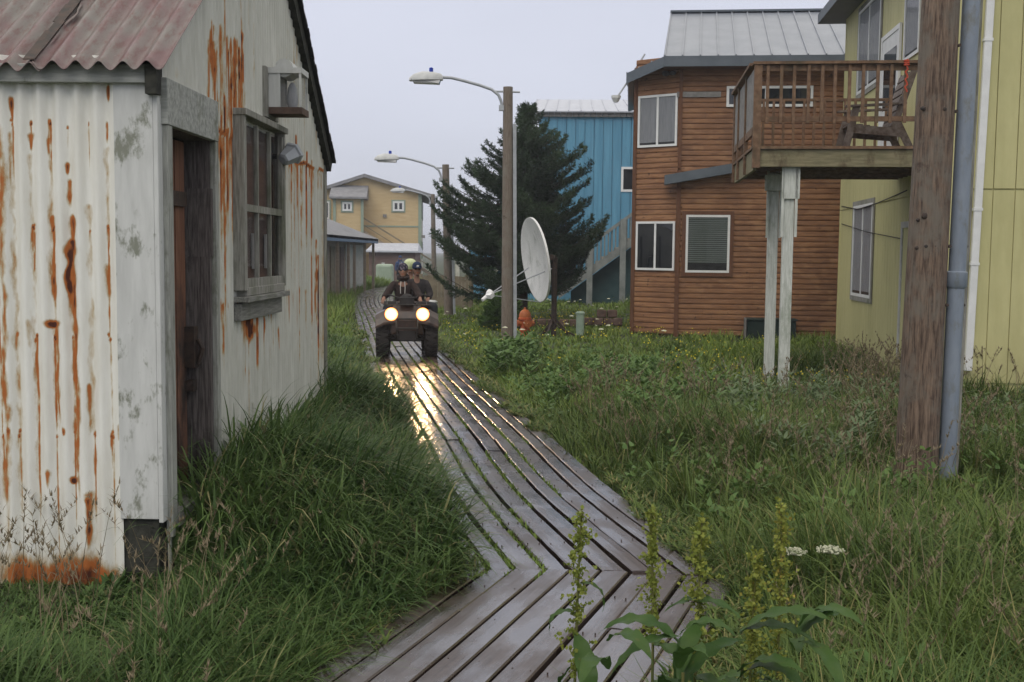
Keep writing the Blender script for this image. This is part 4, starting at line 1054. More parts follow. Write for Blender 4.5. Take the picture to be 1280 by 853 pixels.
def yellow_house():
    c = P(1176, 480, 16.0); rz = -math.atan(150 / 1400)
    fr = Frame(c.x, 16.0, rz)
    root = fr.root('yellow_house', 'two-storey yellow-green plywood-sided house behind the utility pole at the right', 'house')
    LEN = fr.on(1050, 330, 0).y
    zs = fr.on(1240, 237, 1).z        # seam
    H = 7.15
    m = MB(); m.box(0.0, 9.0, 0.0, LEN, -0.1, H)
    groove_wall(m, (0, 0, 0), (0, LEN, 0), 0.15, zs - .012, 0.2, (-1, 0, 0), g=0.01); groove_wall(m, (0, 0, 0), (0, LEN, 0), zs + .012, H, 0.2, (-1, 0, 0), .028, g=0.01)
    groove_wall(m, (0.0, 0, 0), (9, 0, 0), 0.15, zs - .012, 0.305, (0, -1, 0)); groove_wall(m, (0.0, 0, 0), (9, 0, 0), zs + .012, H, 0.305, (0, -1, 0), .028)
    m.build('wall', M['yellow_wall'], root)
    MB().box(-0.035, 0.04, -0.035, 0.04, 0.0, H).build('corner_trim', M['yellow_wall'], root); MB().box(-0.035, 0.05, LEN - .05, LEN + .03, 0, H).build('corner_trim', M['yellow_wall'], root)
    # roof: low gable with wide dark soffit, eave along the left side
    m = MB(); m.prism([(-0.55, -0.6, H - .02), (4.5, -0.6, H + 1.4), (9.55, -0.6, H - .02), (9.55, -0.6, H - .22), (-0.55, -0.6, H - .22)], (0, LEN + 1.1, 0))
    m.build('roof', M['fascia_grey'], root)
    def bx_left(mb, u0, u1, v0, v1, z0, z1): mb.box(-v1 - .008, -v0 - .008, u0, u1, z0, z1)
    L = lambda px, py: fr.on(px, py, 0, -.03)
    y1, y0 = L(1074, 60).y, L(1101, 60).y
    sash_window(root, bx_left, y0, y1, L(1086, 110).z, 6.75, casing='grey_wood')
    y1, y0 = L(1067, 300).y, L(1091, 300).y
    sash_window(root, bx_left, y0, y1, L(1080, 372).z, L(1080, 256).z, casing='grey_wood', back='curtain', backfrac=1.0)
    y1, y0 = L(1132, 30).y, L(1151, 30).y
    sash_window(root, bx_left, y0, y1, L(1140, 72).z, 6.75, mull=())
    # upper door onto the deck
    y1, y0 = L(1106, 60).y, L(1126, 60).y
    dr = empty('door'); dr.parent = root; zf = L(1115, 168).z
    m = MB(); bx_left(m, y0, y1, .03, .055, 3.52, 5.75); m.build('leaf', M['white_trim'], dr)
    m = MB(); bx_left(m, y0 - .09, y0, .03, .07, 3.52, 5.83); bx_left(m, y1, y1 + .09, .03, .07, 3.52, 5.83); bx_left(m, y0, y1, .03, .07, 5.75, 5.83); m.build('door_frame', M['white_trim'], dr)
    m = MB(); bx_left(m, y0 + .15, y1 - .15, .056, .060, 4.5, 5.5); m.build('pane', M['glass_dark'], dr)
    MB().ell((-.10, y1 - .10, 4.55), (.03, .03, .03), 8, 6).build('handle', M['iron'], dr)
    # lower door close to the pole
    y0, y1 = L(1149, 300).y, L(1131, 300).y
    dr = empty('door'); dr.parent = root
    m = MB(); bx_left(m, y0, y1, .03, .05, .3, 2.4); m.build('leaf', M['yellow_wall'], dr)
    m = MB(); bx_left(m, y1, y1 + .1, .03, .07, .25, 2.5); bx_left(m, y0 - .1, y0, .03, .07, .25, 2.5); bx_left(m, y0, y1, .03, .07, 2.4, 2.5); m.build('door_frame', M['lamp_grey'], dr)
    # downspout on the front face
    a = fr.on(1238, 0, 1, -.08); b = fr.on(1210, 455, 1, -.08)
    t = (7.0 - b.z) / (a.z - b.z); a = b + (a - b) * t
    ds = MB().bar(b + Vector((0, 0, -.1)), a, 0.105, 0.075, up=(0, -1, 0)).build('downspout', M['white_trim'], root, bevel=0.01)
    k = MB()
    for py in (50, 262, 330): q = fr.on(1238 - 28 * py / 455, py, 1, -.08); k.bar(q - Vector((0, 0, .02)), q + Vector((0, 0, .02)), 0.125, 0.09, up=(0, -1, 0))
    k.build('downspout_bracket', M['white_trim'], ds)
    # cables on the left face
    p = [L(1052, 258), L(1075, 262) + Vector((-.04, 0, 0)), L(1100, 254) + Vector((-.04, 0, 0)), L(1134, 238)]
    MB().tube(p, 0.010, 6).build('cable', M['black'], root)
    p = [L(1052, 280), L(1085, 290) + Vector((-.04, 0, 0)), L(1134, 300)]
    MB().tube(p, 0.008, 6).build('cable', M['black'], root)
    # ---------------- deck
    z1 = fr.on(1000, 183, 1, 0.0).z; z0 = fr.on(1000, 209, 1, 0.0).z
    x0 = fr.on(943, 200, 1, 0.0).x; DY = 3.0
    dk = empty('deck'); dk.parent = root
    MB().box(x0, -.03, -0.05, 0.0, z0, z1 - .05).build('rim_joist', M['deck_rim'], dk, bevel=.004)
    m = MB(); m.box(x0 - .02, x0 + .03, -0.02, DY, z0 - .05, z1 - .05); m.build('rim_joist', M['deck_rim'], dk)
    m = MB()
    for i in range(9): y = 0.4 + i * .32; m.box(x0 + .03, -.03, y, y + .045, z0 + .02, z1 - .05)
    m.build('joist', M['deck_wood'], dk)
    m = MB(); n = 21
    for i in range(n): y = -.09 + (DY + .1) * i / n; m.box(x0 - .05, -.03, y, y + (DY + .1) / n - .008, z1 - .045, z1 - .005)
    m.build('floor_board', M['deck_wood'], dk)
    zt = fr.on(1000, 80, 1, -.05).z
    m = MB(); m.box(x0 - .06, -.02, -.12, .03, zt - .01, zt + .03); m.box(x0 + .0, -.02, -.06, -.02, zt - .10, zt - .012)
    m.build('top_rail', M['deck_wood'], dk)
    zl = fr.on(1000, 149, 1, -.05).z
    MB().box(x0, -.02, -.06, -.02, zl - .035, zl + .035).build('lower_rail', M['deck_wood'], dk)
    for px in (959, 976, 992, 1010, 1027, 1043, 1061, 1078, 1096, 1113, 1131, 1148):
        x = fr.on(px, 120, 1, -.05).x
        MB().box(x - .022, x + .022, -.095, -.061, zl - .06, zt - .012).build('baluster', M['deck_wood'], dk)
    MB().box(x0 - .04, x0 + .07, -.10, -.02, z0 - .02, zt - .01).build('newel_post', M['deck_wood'], dk)
    # back railing
    m = MB(); m.box(x0, -.03, DY - .02, DY + .07, zt - .12, zt - .08); m.box(x0, -.03, DY, DY + .03, z1 + .05, z1 + .10); m.build('back_rail', M['deck_wood'], dk)
    nbk = 16
    for i in range(nbk):
        x = x0 + .1 + (-x0 - .2) * i / (nbk - 1)
        if True: MB().box(x - .02, x + .02, DY - .055, DY - .022, z1 + .02, zt - .1).build('back_baluster', M['deck_wood'], dk)
    # left side railing
    for y in (1.05, 2.2, DY): MB().box(x0 - .06, x0 + .0, y - .05, y + .04, z0 - .04, zt - .01).build('side_post', M['deck_wood'], dk)
    m = MB(); m.box(x0 - .10, x0 + .05, .032, DY + .06, zt - .01, zt + .03); m.build('side_rail', M['deck_wood'], dk)
    for (ya, yb) in ((.0, 1.0), (1.09, 2.15), (2.24, 2.95)):
        MB().box(x0 - .035, x0 - .015, ya, yb, z1 + .28, zt - .06).build('side_panel', M['lattice'], dk)
        MB().box(x0 - .045, x0 - .01, ya, yb, z1 + .16, z1 + .27).build('side_lower_rail', M['deck_wood'], dk)
    # white support posts
    def sup(px, py_b, y, wd):
        b_ = fr.on(px, py_b, 1, y); return b_.x, b_.z
    xa, za = sup(979, 480, .15, 0); xb, zb = sup(961, 458, 1.2, 0)
    for (x, y) in ((xa, .15), (xb, 1.2)):
        ps = MB().box(x - .075, x + .075, y - .07, y + .07, -.15, z0 + .0).build('support_post', M['white_post'], dk, bevel=.006)
        MB().box(x - .115, x - .078, y - .11, y - .075, z0 - 1.0, z0 + .02).box(x + .078, x + .115, y - .11, y - .075, z0 - 1.0, z0 + .02).build('splice_board', M['white_post'], ps)
    MB().box(xa - .1, xa + .14, .04, .078, z0 - .45, z0 + .13).build('post_cap_block', M['white_post'], dk)
    MB().box(xb - .15, xa + .1, 1.05, 1.1, z0 - .28, z0 - .04).build('cross_beam', M['white_post'], dk)
    MB().box(xa - .2, xa + .2, -.05, .35, -.2, -.02).build('footing', M['concrete'], dk)
    MB().box(xb - .2, xb + .2, 1.0, 1.4, -.2, -.01).build('footing', M['concrete'], dk)
    # ---------------- slatted garden chair on the deck
    p = fr.o + Matrix.Rotation(rz, 3, 'Z') @ Vector((-.95, .75, 0))
    ch = empty('garden_chair', (p.x, p.y, z1 - .005), rz, 'dark slatted wooden armchair standing on the raised deck', 'chair')
    for i in range(6): MB().box(-.36 + i * .1, -.36 + i * .1 + .085, -.3, .3, .36 + .0 - i * .015, .385 - i * .015).build('seat_slat', M['chair_wood'], ch)
    A = Matrix.Rotation(R(18), 3, 'Y')
    for i in range(7): MB().obox(Vector((.24 + .034 * i, 0, .38 + i * .115)), (.022, .62, .095), A).build('back_slat', M['chair_wood'], ch)
    for y in (-.33, .33):
        MB().bar((.22, y, .20), (.52, y, 1.15), .035, .09, up=(1, 0, 0)).build('back_frame', M['chair_wood'], ch)
        MB().bar((-.42, y, 0), (-.28, y, .62), .04, .10, up=(1, 0, 0)).build('leg', M['chair_wood'], ch)
        MB().bar((.50, y, 0), (.30, y, .40), .04, .10, up=(1, 0, 0)).build('leg', M['chair_wood'], ch)
        MB().bar((-.44, y, .62), (.42, y, .66), .10, .03).build('armrest', M['chair_wood'], ch)
        MB().bar((-.38, y, .30), (.36, y, .24), .03, .12).build('side_rail', M['chair_wood'], ch)
    q = fr.o + Matrix.Rotation(rz, 3, 'Z') @ Vector((fr.on(1131, 100, 1, -.06).x, -.125, 0))
    m = MB(); m.tube([(q.x + .02 * math.sin(i * 2.1), q.y - .02, zt + .04 - i * .035) for i in range(14)], .012, 6)
    for i in range(3): m.lathe([(.04, -.01), (.04, .01)], (q.x, q.y - .01, zt + .02 - i * .03), 8)
    tag(m.build('red_cord', M['rope_red'], None, smooth=True), 'faded red cord knotted round the deck top rail above the garden chair', 'cord')
    return fr
yh = yellow_house()

# ================================================================== BROWN LOG-SIDED HOUSE
def lap_wall(mb, a, b, z0, z1, pitch, nrm, depth=0.028, cuts=None):
    """rounded log siding courses between plan points a and b (2D), bulging along nrm; top may slope: z1=(za,zb)"""
    a = Vector((*a, 0)); b = Vector((*b, 0)); nrm = Vector((*nrm, 0)); za, zb = z1 if isinstance(z1, tuple) else (z1, z1)
    prof = [(0.0, 0.0), (0.06, 0.8), (0.25, 1.0), (0.70, 0.80), (0.92, 0.60), (1.0, 0.05)]
    rl = random.Random(int(z1[0] * 7 if isinstance(z1, tuple) else z1 * 7))
    z = z0
    while z < max(za, zb) - 1e-3:
        for side in ((0, 1),):
            # clip the course where the sloped top crosses it
            def u_at(zz):
                if za == zb: return (0.0, 1.0) if zz <= za + 1e-6 else None
                t = (zz - za) / (zb - za)
                if zb > za: return (max(0.0, min(1.0, t)), 1.0) if t < 1 else None
                return (0.0, max(0.0, min(1.0, t))) if t > 0 else None
            rg = u_at(min(z + pitch * .9, max(za, zb)))
            if rg is None: break
            p = a + (b - a) * rg[0]; q = a + (b - a) * rg[1]
            Lq = (q - p).length; dq = (q - p).normalized(); t0 = 0.0; first = rl.uniform(.6, 3.2)
            while t0 < Lq - .01:
                t1 = min(Lq, t0 + first); first = rl.uniform(1.8, 3.6); dp = depth * rl.uniform(.86, 1.05); dz = rl.uniform(-.004, .004)
                pa = p + dq * t0; pb = p + dq * (t1 - .005); vs = []
                for h, dpt in prof:
                    zz = z + h * pitch + (dz if 0 < h < 1 else 0)
                    vs.append((pa.x + nrm.x * dpt * dp, pa.y + nrm.y * dpt * dp, zz)); vs.append((pb.x + nrm.x * dpt * dp, pb.y + nrm.y * dpt * dp, zz))
                mb.add(vs, [(2 * i, 2 * i + 1, 2 * i + 3, 2 * i + 2) for i in range(len(prof) - 1)]); t0 = t1
        z += pitch
def seam_roof(mb, p00, p10, p11, p01, pitch=0.4, th=0.05, rib=0.035):
    """p00->p10 along the eave, p01->p11 along the ridge"""
    p00, p10, p11, p01 = map(Vector, (p00, p10, p11, p01)); n = (p10 - p00).cross(p01 - p00).normalized()
    if n.z < 0: n = -n
    mb.hexa([p00 - n * th, p10 - n * th, p11 - n * th, p01 - n * th, p00, p10, p11, p01])
    L = (p10 - p00).length; k = max(1, int(round(L / pitch)))
    for i in range(k + 1):
        t = i / k; a = p00 + (p10 - p00) * t + n * rib / 2; b = p01 + (p11 - p01) * t + n * rib / 2
        mb.bar(a, b, 0.03, rib, up=n)
def brown_house():
    c = P(844, 400, 27.0); rz = R(-6)
    fr = Frame(c.x, 27.0, rz)
    root = fr.root('log_house', 'brown log-sided two-storey house with a grey standing-seam roof and chamfered corner', 'house')
    F_ = lambda px, py, v=0.0: fr.on(px, py, 1, v)
    zt = F_(900, 80).z; ca = (-1.03, 0.62)
    XR = 7.0
    zb = 0.0
    # solid core
    MB().prism([(0.03, .03, -.1), (XR, .03, -.1), (XR, 7, -.1), (ca[0] + .03, 7, -.1), (ca[0] + .03, ca[1] + .03, -.1)], (0, 0, zt + .1)).build('core_wall', M['log_trim'], root)
    cn = Vector((ca[1], ca[0])).normalized(); cn = Vector((-0.516, -0.857))
    m = MB()
    zk0, zk1 = F_(846, 216).z, F_(1040, 184, -.1).z
    lap_wall(m, (0.0, 0.0), (XR, 0.0), 2.9, zt, 0.125, (0, -1))
    m.build('upper_siding', M['log'], root)
    m = MB(); lap_wall(m, (0.0, -.12), (XR, -.12), zb, (zk0, zk0 + (zk1 - zk0) * XR / F_(1040, 184).x), 0.125, (0, -1))
    m.quad((0, 0, 0), (0, -.12, 0), (0, -.12, zk0), (0, 0, zk0)); m.build('lower_siding', M['log'], root)
    m = MB(); lap_wall(m, ca, (0.0, 0.0), zb, zt + .1, 0.125, cn); m.build('chamfer_siding', M['log'], root)
    m = MB(); lap_wall(m, (ca[0], 7.0), ca, zb, zt, 0.125, (-1, 0)); m.build('side_siding', M['log'], root)
    for bb in ((-.04, .06, -.20, -.13, -.1, zk0 + .05), (-.02, .06, -.07, -.035, zk0 + .1, zt), (ca[0] - .06, ca[0] + .03, ca[1] - .07, ca[1] + .02, -.1, zt)): MB().box(*bb).build('corner_trim', M['log_trim'], root)
    # bump-out rake fascia with its own little roof
    a = F_(831, 226, -.45); b = F_(1040, 190, -.45)
    m = MB(); m.hexa([a - Vector((0, 0, .09)), b - Vector((0, 0, .09)), b + Vector((0, .45, -.09)), a + Vector((0, .45, -.09)), a + Vector((0, 0, .13)), b + Vector((0, 0, .13)), b + Vector((0, .45, .13)), a + Vector((0, .45, .13))])
    m.build('lean_to_roof', M['fascia_grey'], root)
    # main roof
    zf = F_(900, 70, -.45).z; xl = F_(831, 70, -.45).x
    yr = 3.4; zr = fr.on(900, 16, 1, yr).z
    xlr = fr.on(839, 16, 1, yr).x
    m = MB(); seam_roof(m, (xl, -.45, zf), (XR + .4, -.45, zf), (XR + .4, yr, zr), (xlr, yr, zr), 0.40)
    seam_roof(m, (XR + .4, 7.5, zf), (xl, 7.5, zf), (xlr, yr, zr), (XR + .4, yr, zr), 0.40)
    m.build('roof', M['roof_steel'], root)
    MB().bar((xlr - .02, yr, zr + .03), (XR + .4, yr, zr + .03), .22, .05).build('ridge_cap', M['fascia_grey'], root)
    MB().box(xl - .02, XR + .4, -.49, -.455, zf - .24, zf + .0).build('fascia', M['fascia_grey'], root)
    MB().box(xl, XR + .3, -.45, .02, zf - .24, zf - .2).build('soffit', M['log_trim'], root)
    # lower side roof over the chamfer, falling to the left
    A0 = Vector((xl, -.45, zf)); q = fr.atd(784, 92, 27.6); B0 = Vector((q.x, q.y, q.z))
    B1 = Vector((B0.x, yr, B0.z + .12)); A1 = Vector((xl, yr, zf + .12))
    m = MB(); seam_roof(m, B0, A0, A1, B1, .5); seam_roof(m, Vector((B0.x, 7.5, B0.z)), B1, A1, Vector((xl, 7.5, zf)), .8)
    MB().prism([(xl + .12, -.3, zf - .1), (xl + .12, 7.4, zf - .1), (xlr + .12, yr, zr - .1)], (.05, 0, 0)).build('gable_end', M['log_trim'], root)
    m.build('side_roof', M['roof_steel'], root)
    MB().hexa([B0 - Vector((.02, .03, .25)), A0 - Vector((0, .03, .24)), A0 - Vector((0, 0, .24)), B0 - Vector((.02, 0, .25)), B0 + Vector((-.02, -.03, 0)), A0 + Vector((0, -.03, 0)), A0, B0 + Vector((-.02, 0, 0))]).build('fascia', M['fascia_grey'], root)
    # dark gable fill under the roofs
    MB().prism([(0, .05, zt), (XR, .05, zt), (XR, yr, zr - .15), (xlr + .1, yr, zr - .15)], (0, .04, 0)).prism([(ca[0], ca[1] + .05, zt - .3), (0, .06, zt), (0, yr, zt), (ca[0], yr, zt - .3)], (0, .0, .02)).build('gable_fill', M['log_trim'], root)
    def bx(mb, u0, u1, v0, v1, z0, z1): mb.box(u0, u1, -v1 - .012, -v0 - .012, z0, z1)
    def bxl(mb, u0, u1, v0, v1, z0, z1): mb.box(u0, u1, -v1 - .132, -v0 - .132, z0, z1)
    e = Vector(ca + (0,)); ed = (Vector((0, 0, 0)) - e).normalized(); en = Vector((cn.x, cn.y, 0))
    def bxc(mb, u0, u1, v0, v1, z0, z1):
        p = []
        for z in (z0, z1):
            for (u, v) in ((u0, v1 + .012), (u1, v1 + .012), (u1, v0 + .012), (u0, v0 + .012)): r = e + ed * u + en * v; p.append((r.x, r.y, z))
        mb.hexa(p)
    CLn = (e - Vector((0, 0, 0))).length
    z0, z1 = F_(885, 341, -.12).z, F_(885, 269, -.12).z
    sash_window(root, bxl, F_(857, 300, -.12).x, F_(912, 300, -.12).x, z0, z1, mull=(), casing='log_trim', back='blind', backfrac=.86)
    z0, z1 = F_(960, 134).z, F_(960, 108).z
    sash_window(root, bx, F_(908, 120).x, F_(1016, 120).x, z0, z1, mull=(.46,), back=None, gl='glass_dark', fw=.06)
    z0, z1 = F_(820, 184, .3).z, F_(820, 119, .3).z
    sash_window(root, bxc, .09, CLn - .03, z0, z1, mull=(.5,), back='curtain')
    z0, z1 = F_(820, 338, .3).z, F_(820, 277, .3).z
    sash_window(root, bxc, .09, CLn - .03, z0, z1, mull=(.5,), back='curtain', backfrac=.95, gl='glass_dark')
    a, b = F_(846, 122), F_(901, 115); MB().box(a.x, b.x, -.05, -.03, a.z, b.z).build('grey_board', M['lattice'], root)
    q = F_(838, 92, -.15); 
    fl = empty('wall_light'); fl.parent = root
    MB().ell((q.x - .1, q.y, q.z), (.10, .08, .07), 10, 6).tube([(q.x, 0, q.z + .05), (q.x - .08, q.y, q.z)], .02).ell((q.x + .05, q.y + .05, q.z + .02), (.09, .07, .06), 10, 6).build('lamp_head', M['black'], fl, smooth=True)
    # plastic bin lying by the wall
    p0 = F_(933, 424, -.45); p1 = F_(993, 424, -.45); wq = fr.o + Matrix.Rotation(rz, 3, 'Z') @ Vector(((p0.x + p1.x) / 2, -.45, 0))
    ww = (p1.x - p0.x) / 2
    bn = empty('planter_box', (wq.x, wq.y, -.05), rz, 'dark green long low box by the foot of the log house wall', 'box')
    MB().hexa([(-ww, -.2, 0), (ww, -.2, 0), (ww, .2, 0), (-ww, .2, 0), (-ww, -.24, .46), (ww, -.24, .46), (ww, .24, .46), (-ww, .24, .46)]).build('body', M['bin_dark'], bn, bevel=.02)
    MB().box(-ww - .03, ww + .03, -.27, .27, .462, .50).build('lid', M['bin_dark'], bn, bevel=.01)
    MB().box(-ww - .05, -ww - .031, -.2, .2, .0, .5).build('end_board', M['lattice'], bn)
    # antenna arm with small dish at the left eave
    pz = fr.atd(806, 66, 27.9); pe = fr.atd(770, 124, 27.6); pm = fr.atd(787, 96, 27.7)
    Rm = Matrix.Rotation(rz, 3, 'Z')
    W = lambda v: fr.o + Rm @ v
    s = MB().tube([W(fr.atd(806, 68, 27.9)), W(fr.atd(786, 100, 27.7)), W(pe)], .022, 6)
    o = s.build('antenna_arm', M['galv'], None); tag(o, 'thin metal antenna arm with small feed cone at the log house eave', 'antenna')
    k = MB().lathe([(.05, 0), (.11, .10), (.12, .16), (.02, .17)], W(pe) - Vector((0, 0, .08)), 10).build('feed', M['dish_white'], o)
    return fr
brown_house()
#==PART3==
# ================================================================== BLUE BUILDING behind
def blue_building():
    fr = Frame(P(672, 300, 45).x, 45, R(-3))
    root = fr.root('blue_hall', 'tall bright blue metal-sided building behind the spruce', 'building')
    z = fr.on(740, 146, 1).z; X1 = 9.5
    m = MB(); m.box(0, X1, .02, 14, 0, z); groove_wall(m, (0, 0, 0), (X1, 0, 0), 0, z, .36, (0, -1, 0), .03, .03); m.build('wall', M['blue_wall'], root)
    m = MB()
    for i in range(40): m.box(-.1 + i * X1 / 40, -.1 + (i + .93) * X1 / 40, -.16, -.06, z - .02, z + .17)
    m.build('eave_board', M['lattice'], root)
    m = MB(); zr = z + 1.6
    seam_roof(m, (-.3, -.3, z + .18), (X1, -.3, z + .18), (X1, 7, zr), (-.3, 7, zr), .5); seam_roof(m, (X1, 14, z + .18), (-.3, 14, z + .18), (-.3, 7, zr), (X1, 7, zr), .5)
    m.build('roof', M['white_roof'], root)
    def bx(mb, u0, u1, v0, v1, z0, z1): mb.box(u0, u1, -v1 - .01, -v0 - .01, z0, z1)
    a, b = fr.on(776, 240, 1), fr.on(800, 209, 1)
    sash_window(root, bx, a.x, b.x, a.z, b.z, mull=(), fw=.09, back=None, gl='glass_dark')
    a, b = fr.on(586, 372, 1), fr.on(672, 345, 1)
    m = MB(); m.box(a.x, -.01, .05, 5, -.2, 2.1); groove_wall(m, (a.x, .03, 0), (0, .03, 0), 0, 2.1, .3, (0, -1, 0), .03, .02); m.build('low_wing', M['blue_wall'], root)
    MB().box(a.x - .2, -.02, -.15, 5.1, 2.1, 2.2).build('wing_roof', M['white_roof'], root)
    for px in (572, 620, 656): x = fr.on(px, 350, 1).x; MB().box(x - .08, x + .08, -.1, -.02, 0, 2.1).build('wing_post', M['pale_pick'], root)
    # outside stair: runs up to the right
    d = -2.2
    S0 = fr.on(697, 366, 1, d); S1 = fr.on(800, 292, 1, d); st = empty('stair'); st.parent = root
    X2 = S1.x + .5; sl_r = (S1.z - S0.z) / (S1.x - S0.x); z2 = S0.z + sl_r * (X2 - S0.x)
    n = 15
    m = MB()
    for i in range(n): x = S0.x + (X2 - S0.x) * i / n; zz = S0.z + (z2 - S0.z) * (i + 1) / n; m.box(x, x + (X2 - S0.x) / n + .03, d - .1, d + 1.0, zz - .22, zz - .02)
    m.build('tread', M['stair_tread'], st)
    for y in (d - .14, d + 1.04): MB().bar((S0.x, y, S0.z - .1), (X2, y, z2 - .1), .05, .26, up=(0, 0, 1)).build('stringer', M['stair_grey'], st)
    for y in (d - .14, d + 1.04): MB().bar((S0.x, y, S0.z + .95), (X2, y, z2 + .95), .07, .12, up=(0, 0, 1)).build('handrail', M['stair_grey'], st)
    for i in range(26): x = S0.x + .1 + (X2 - S0.x) * i / 26; zz = S0.z + sl_r * (x - S0.x); MB().box(x - .025, x + .025, d - .12, d - .09, zz, zz + .9).build('baluster', M['stair_grey'], st)
    for px in (737, 778): x = fr.on(px, 330, 1, d).x; zz = S0.z + sl_r * (x - S0.x); MB().box(x - .11, x + .11, d - .3, d - .16, -.1, zz + 1.0).build('stair_post', M['stair_grey'], st)
    MB().prism([(S0.x + .5, d + .5, 0), (X2, d + .5, 0), (X2, d + .5, z2 - .3), (S0.x + .5, d + .5, S0.z + .05)], (0, .04, 0)).build('under_stair_panel', M['teal_dark'], st)
    MB().box(X2, X2 + 2.5, d - .1, -.1, z2 - .2, z2).build('landing', M['stair_grey'], st)
    m = MB()
    for (xx, yy) in ((X2 + .1, d), (X2 + 2.3, d)): m.box(xx - .08, xx + .08, yy - .08, yy + .08, -.1, z2 - .2)
    m.build('landing_post', M['stair_grey'], st)
    m = MB(); m.tube([fr.on(672, 146, 1, .0) + Vector((1.6 * i, 5.5, 1.5 + .02 * (i % 2))) for i in range(5)], .015, 5)
    pass
blue_building()

# ================================================================== FAR YELLOW HOUSE, LOW BUILDING, GARAGE
def far_left():
    d = 75; fr = Frame(P(525, 300, d).x, d, R(4))
    root = fr.root('far_yellow_house', 'distant pale yellow gabled house with an enclosed porch at the end of the boardwalk', 'house')
    F_ = lambda px, py, v=0: fr.on(px, py, 1, v)
    xl = F_(381, 240).x; zp = F_(456, 222).z; xp = F_(456, 222).x; ze = F_(525, 243).z; zel = F_(386, 246).z
    MB().prism([(xl, 0, 0), (0, 0, 0), (0, 0, ze), (xp, 0, zp), (xl, 0, zel)], (0, 12, 0)).build('wall', M['far_yellow'], root)
    MB().box(.02, .06, 0.02, 12, 0, ze - .1).build('side_wall', M['far_cream'], root)
    m = MB(); o = .45
    def sl(a, b, ext):
        a = Vector(a); b = Vector(b); dd = (b - a).normalized(); b = b + dd * ext
        m.hexa([a + Vector((0, -o, 0)), b + Vector((0, -o, 0)), b + Vector((0, 12.4, 0)), a + Vector((0, 12.4, 0)), a + Vector((0, -o, .22)), b + Vector((0, -o, .22)), b + Vector((0, 12.4, .22)), a + Vector((0, 12.4, .22))])
    sl((xp, 0, zp), (0, 0, ze), .9); sl((xp, 0, zp), (xl, 0, zel), .6); m.build('roof', M['far_roof'], root)
    MB().box(-.12, .10, -.06, .0, 0, ze).box(xl, 0, -.03, 0.0, F_(470, 283).z - .05, F_(470, 283).z + .05).build('trim', M['green_trim'], root)
    def bx(mb, u0, u1, v0, v1, z0, z1): mb.box(u0, u1, -v1, -v0, z0, z1)
    def win(px0, px1, py0, py1, mull=(.5,), fw=.12, v=0, par=root):
        a, b = F_(px0, py1, -v), F_(px1, py0, -v)
        def g(mb, u0, u1, v0, v1, z0, z1): mb.box(u0, u1, -v1 - v, -v0 - v, z0, z1)
        sash_window(par, g, a.x, b.x, a.z, b.z, mull=mull, fw=fw, back='curtain', gl='glass_dark' if fw < .2 else 'glass', proud=.08, casing='green_trim')
    win(491, 505, 252, 264); win(400, 412, 252, 274, (), .1)
    # enclosed porch
    a, b = F_(418, 285, -1.6), F_(453, 249, -1.6)
    pr = empty('porch'); pr.parent = root
    MB().box(a.x, b.x, -1.6, 0, .0, b.z).build('porch_wall', M['far_yellow'], pr)
    MB().box(a.x - .08, a.x + .1, -1.68, -1.6, 0, b.z).box(b.x - .1, b.x + .08, -1.68, -1.6, 0, b.z).build('porch_trim', M['green_trim'], pr)
    z2 = F_(435, 236, -1.6).z + .3
    MB().hexa([(a.x - .3, -2.0, b.z), (b.x + .3, -2.0, b.z), (b.x + .3, 0, b.z + .0), (a.x - .3, 0, b.z), (a.x - .3, -2.0, b.z + .12), (b.x + .3, -2.0, b.z + .12), (b.x + .3, -.02, z2), (a.x - .3, -.02, z2)]).build('porch_roof', M['far_roof'], pr)
    win(428, 440, 253, 264, v=1.6, par=pr)
    # outer stair going down to the right
    a = F_(453, 272, -1.0); b = F_(512, 308, -1.0)
    s = empty('stair'); s.parent = root
    MB().bar(a + Vector((0, 0, -.9)), b + Vector((1.5, 0, -1.9)), .9, .2).build('flight', M['far_tan'], s)
    MB().bar(a, b + Vector((1.5, 0, -.95)), .08, .10).bar(a + Vector((0, 0, -.45)), b + Vector((1.5, 0, -1.4)), .05, .05).build('handrail', M['brown_pick'], s)
    m = MB()
    for (px, py) in ((481, 270), (541, 296)):
        q = F_(px - 12, py, -.02) if px > 500 else F_(px, py, -.02); MB().box(q.x - .12, q.x + .12, -.1, 0, q.z - .1, q.z + .1).build('vent', M['lattice'], root)
    for i, y in enumerate((3, 7)):
        w_ = empty('window'); w_.parent = root
        MB().box(.07, .12, y, y + 1.2, 4.2, 5.4).build('frame', M['green_trim'], w_); MB().box(.121, .13, y + .12, y + 1.08, 4.32, 5.28).build('pane', M['glass_dark'], w_)
        w_ = empty('window'); w_.parent = root
        MB().box(.07, .12, y, y + 1.2, 1.4, 2.6).build('frame', M['green_trim'], w_); MB().box(.121, .13, y + .12, y + 1.08, 1.52, 2.48).build('pane', M['glass_dark'], w_)
    # low tan building with porch posts and blue fascia
    fr = Frame(-7.5, 36, 0)
    root = fr.root('low_house', 'low tan building with a blue-edged grey roof beside the far bend of the boardwalk', 'building')
    MB().box(-7, 0, 0, 21, -.1, 2.5).build('wall', M['far_tan'], root)
    for (y, w_, mt) in ((8.2, .9, 'far_brown'), (10.0, 1.1, 'brown_pick'), (12.6, 1.0, 'far_brown')): MB().box(0, .05, y, y + w_, 0.1, 2.1).build('door', M[mt], root)
    MB().box(0, .04, 14.2, 20.9, .2, 2.2).build('light_panel', M['far_cream'], root)
    for y in (2, 5.5, 9.2, 12.2, 14.0, 17.5, 20.8): MB().box(.38, .5, y - .06, y + .06, -.1, 2.42).build('porch_post', M['far_tan'], root)
    MB().box(.52, .62, -.4, 21.4, 2.30, 2.52).build('eave', M['blue_fascia'], root)
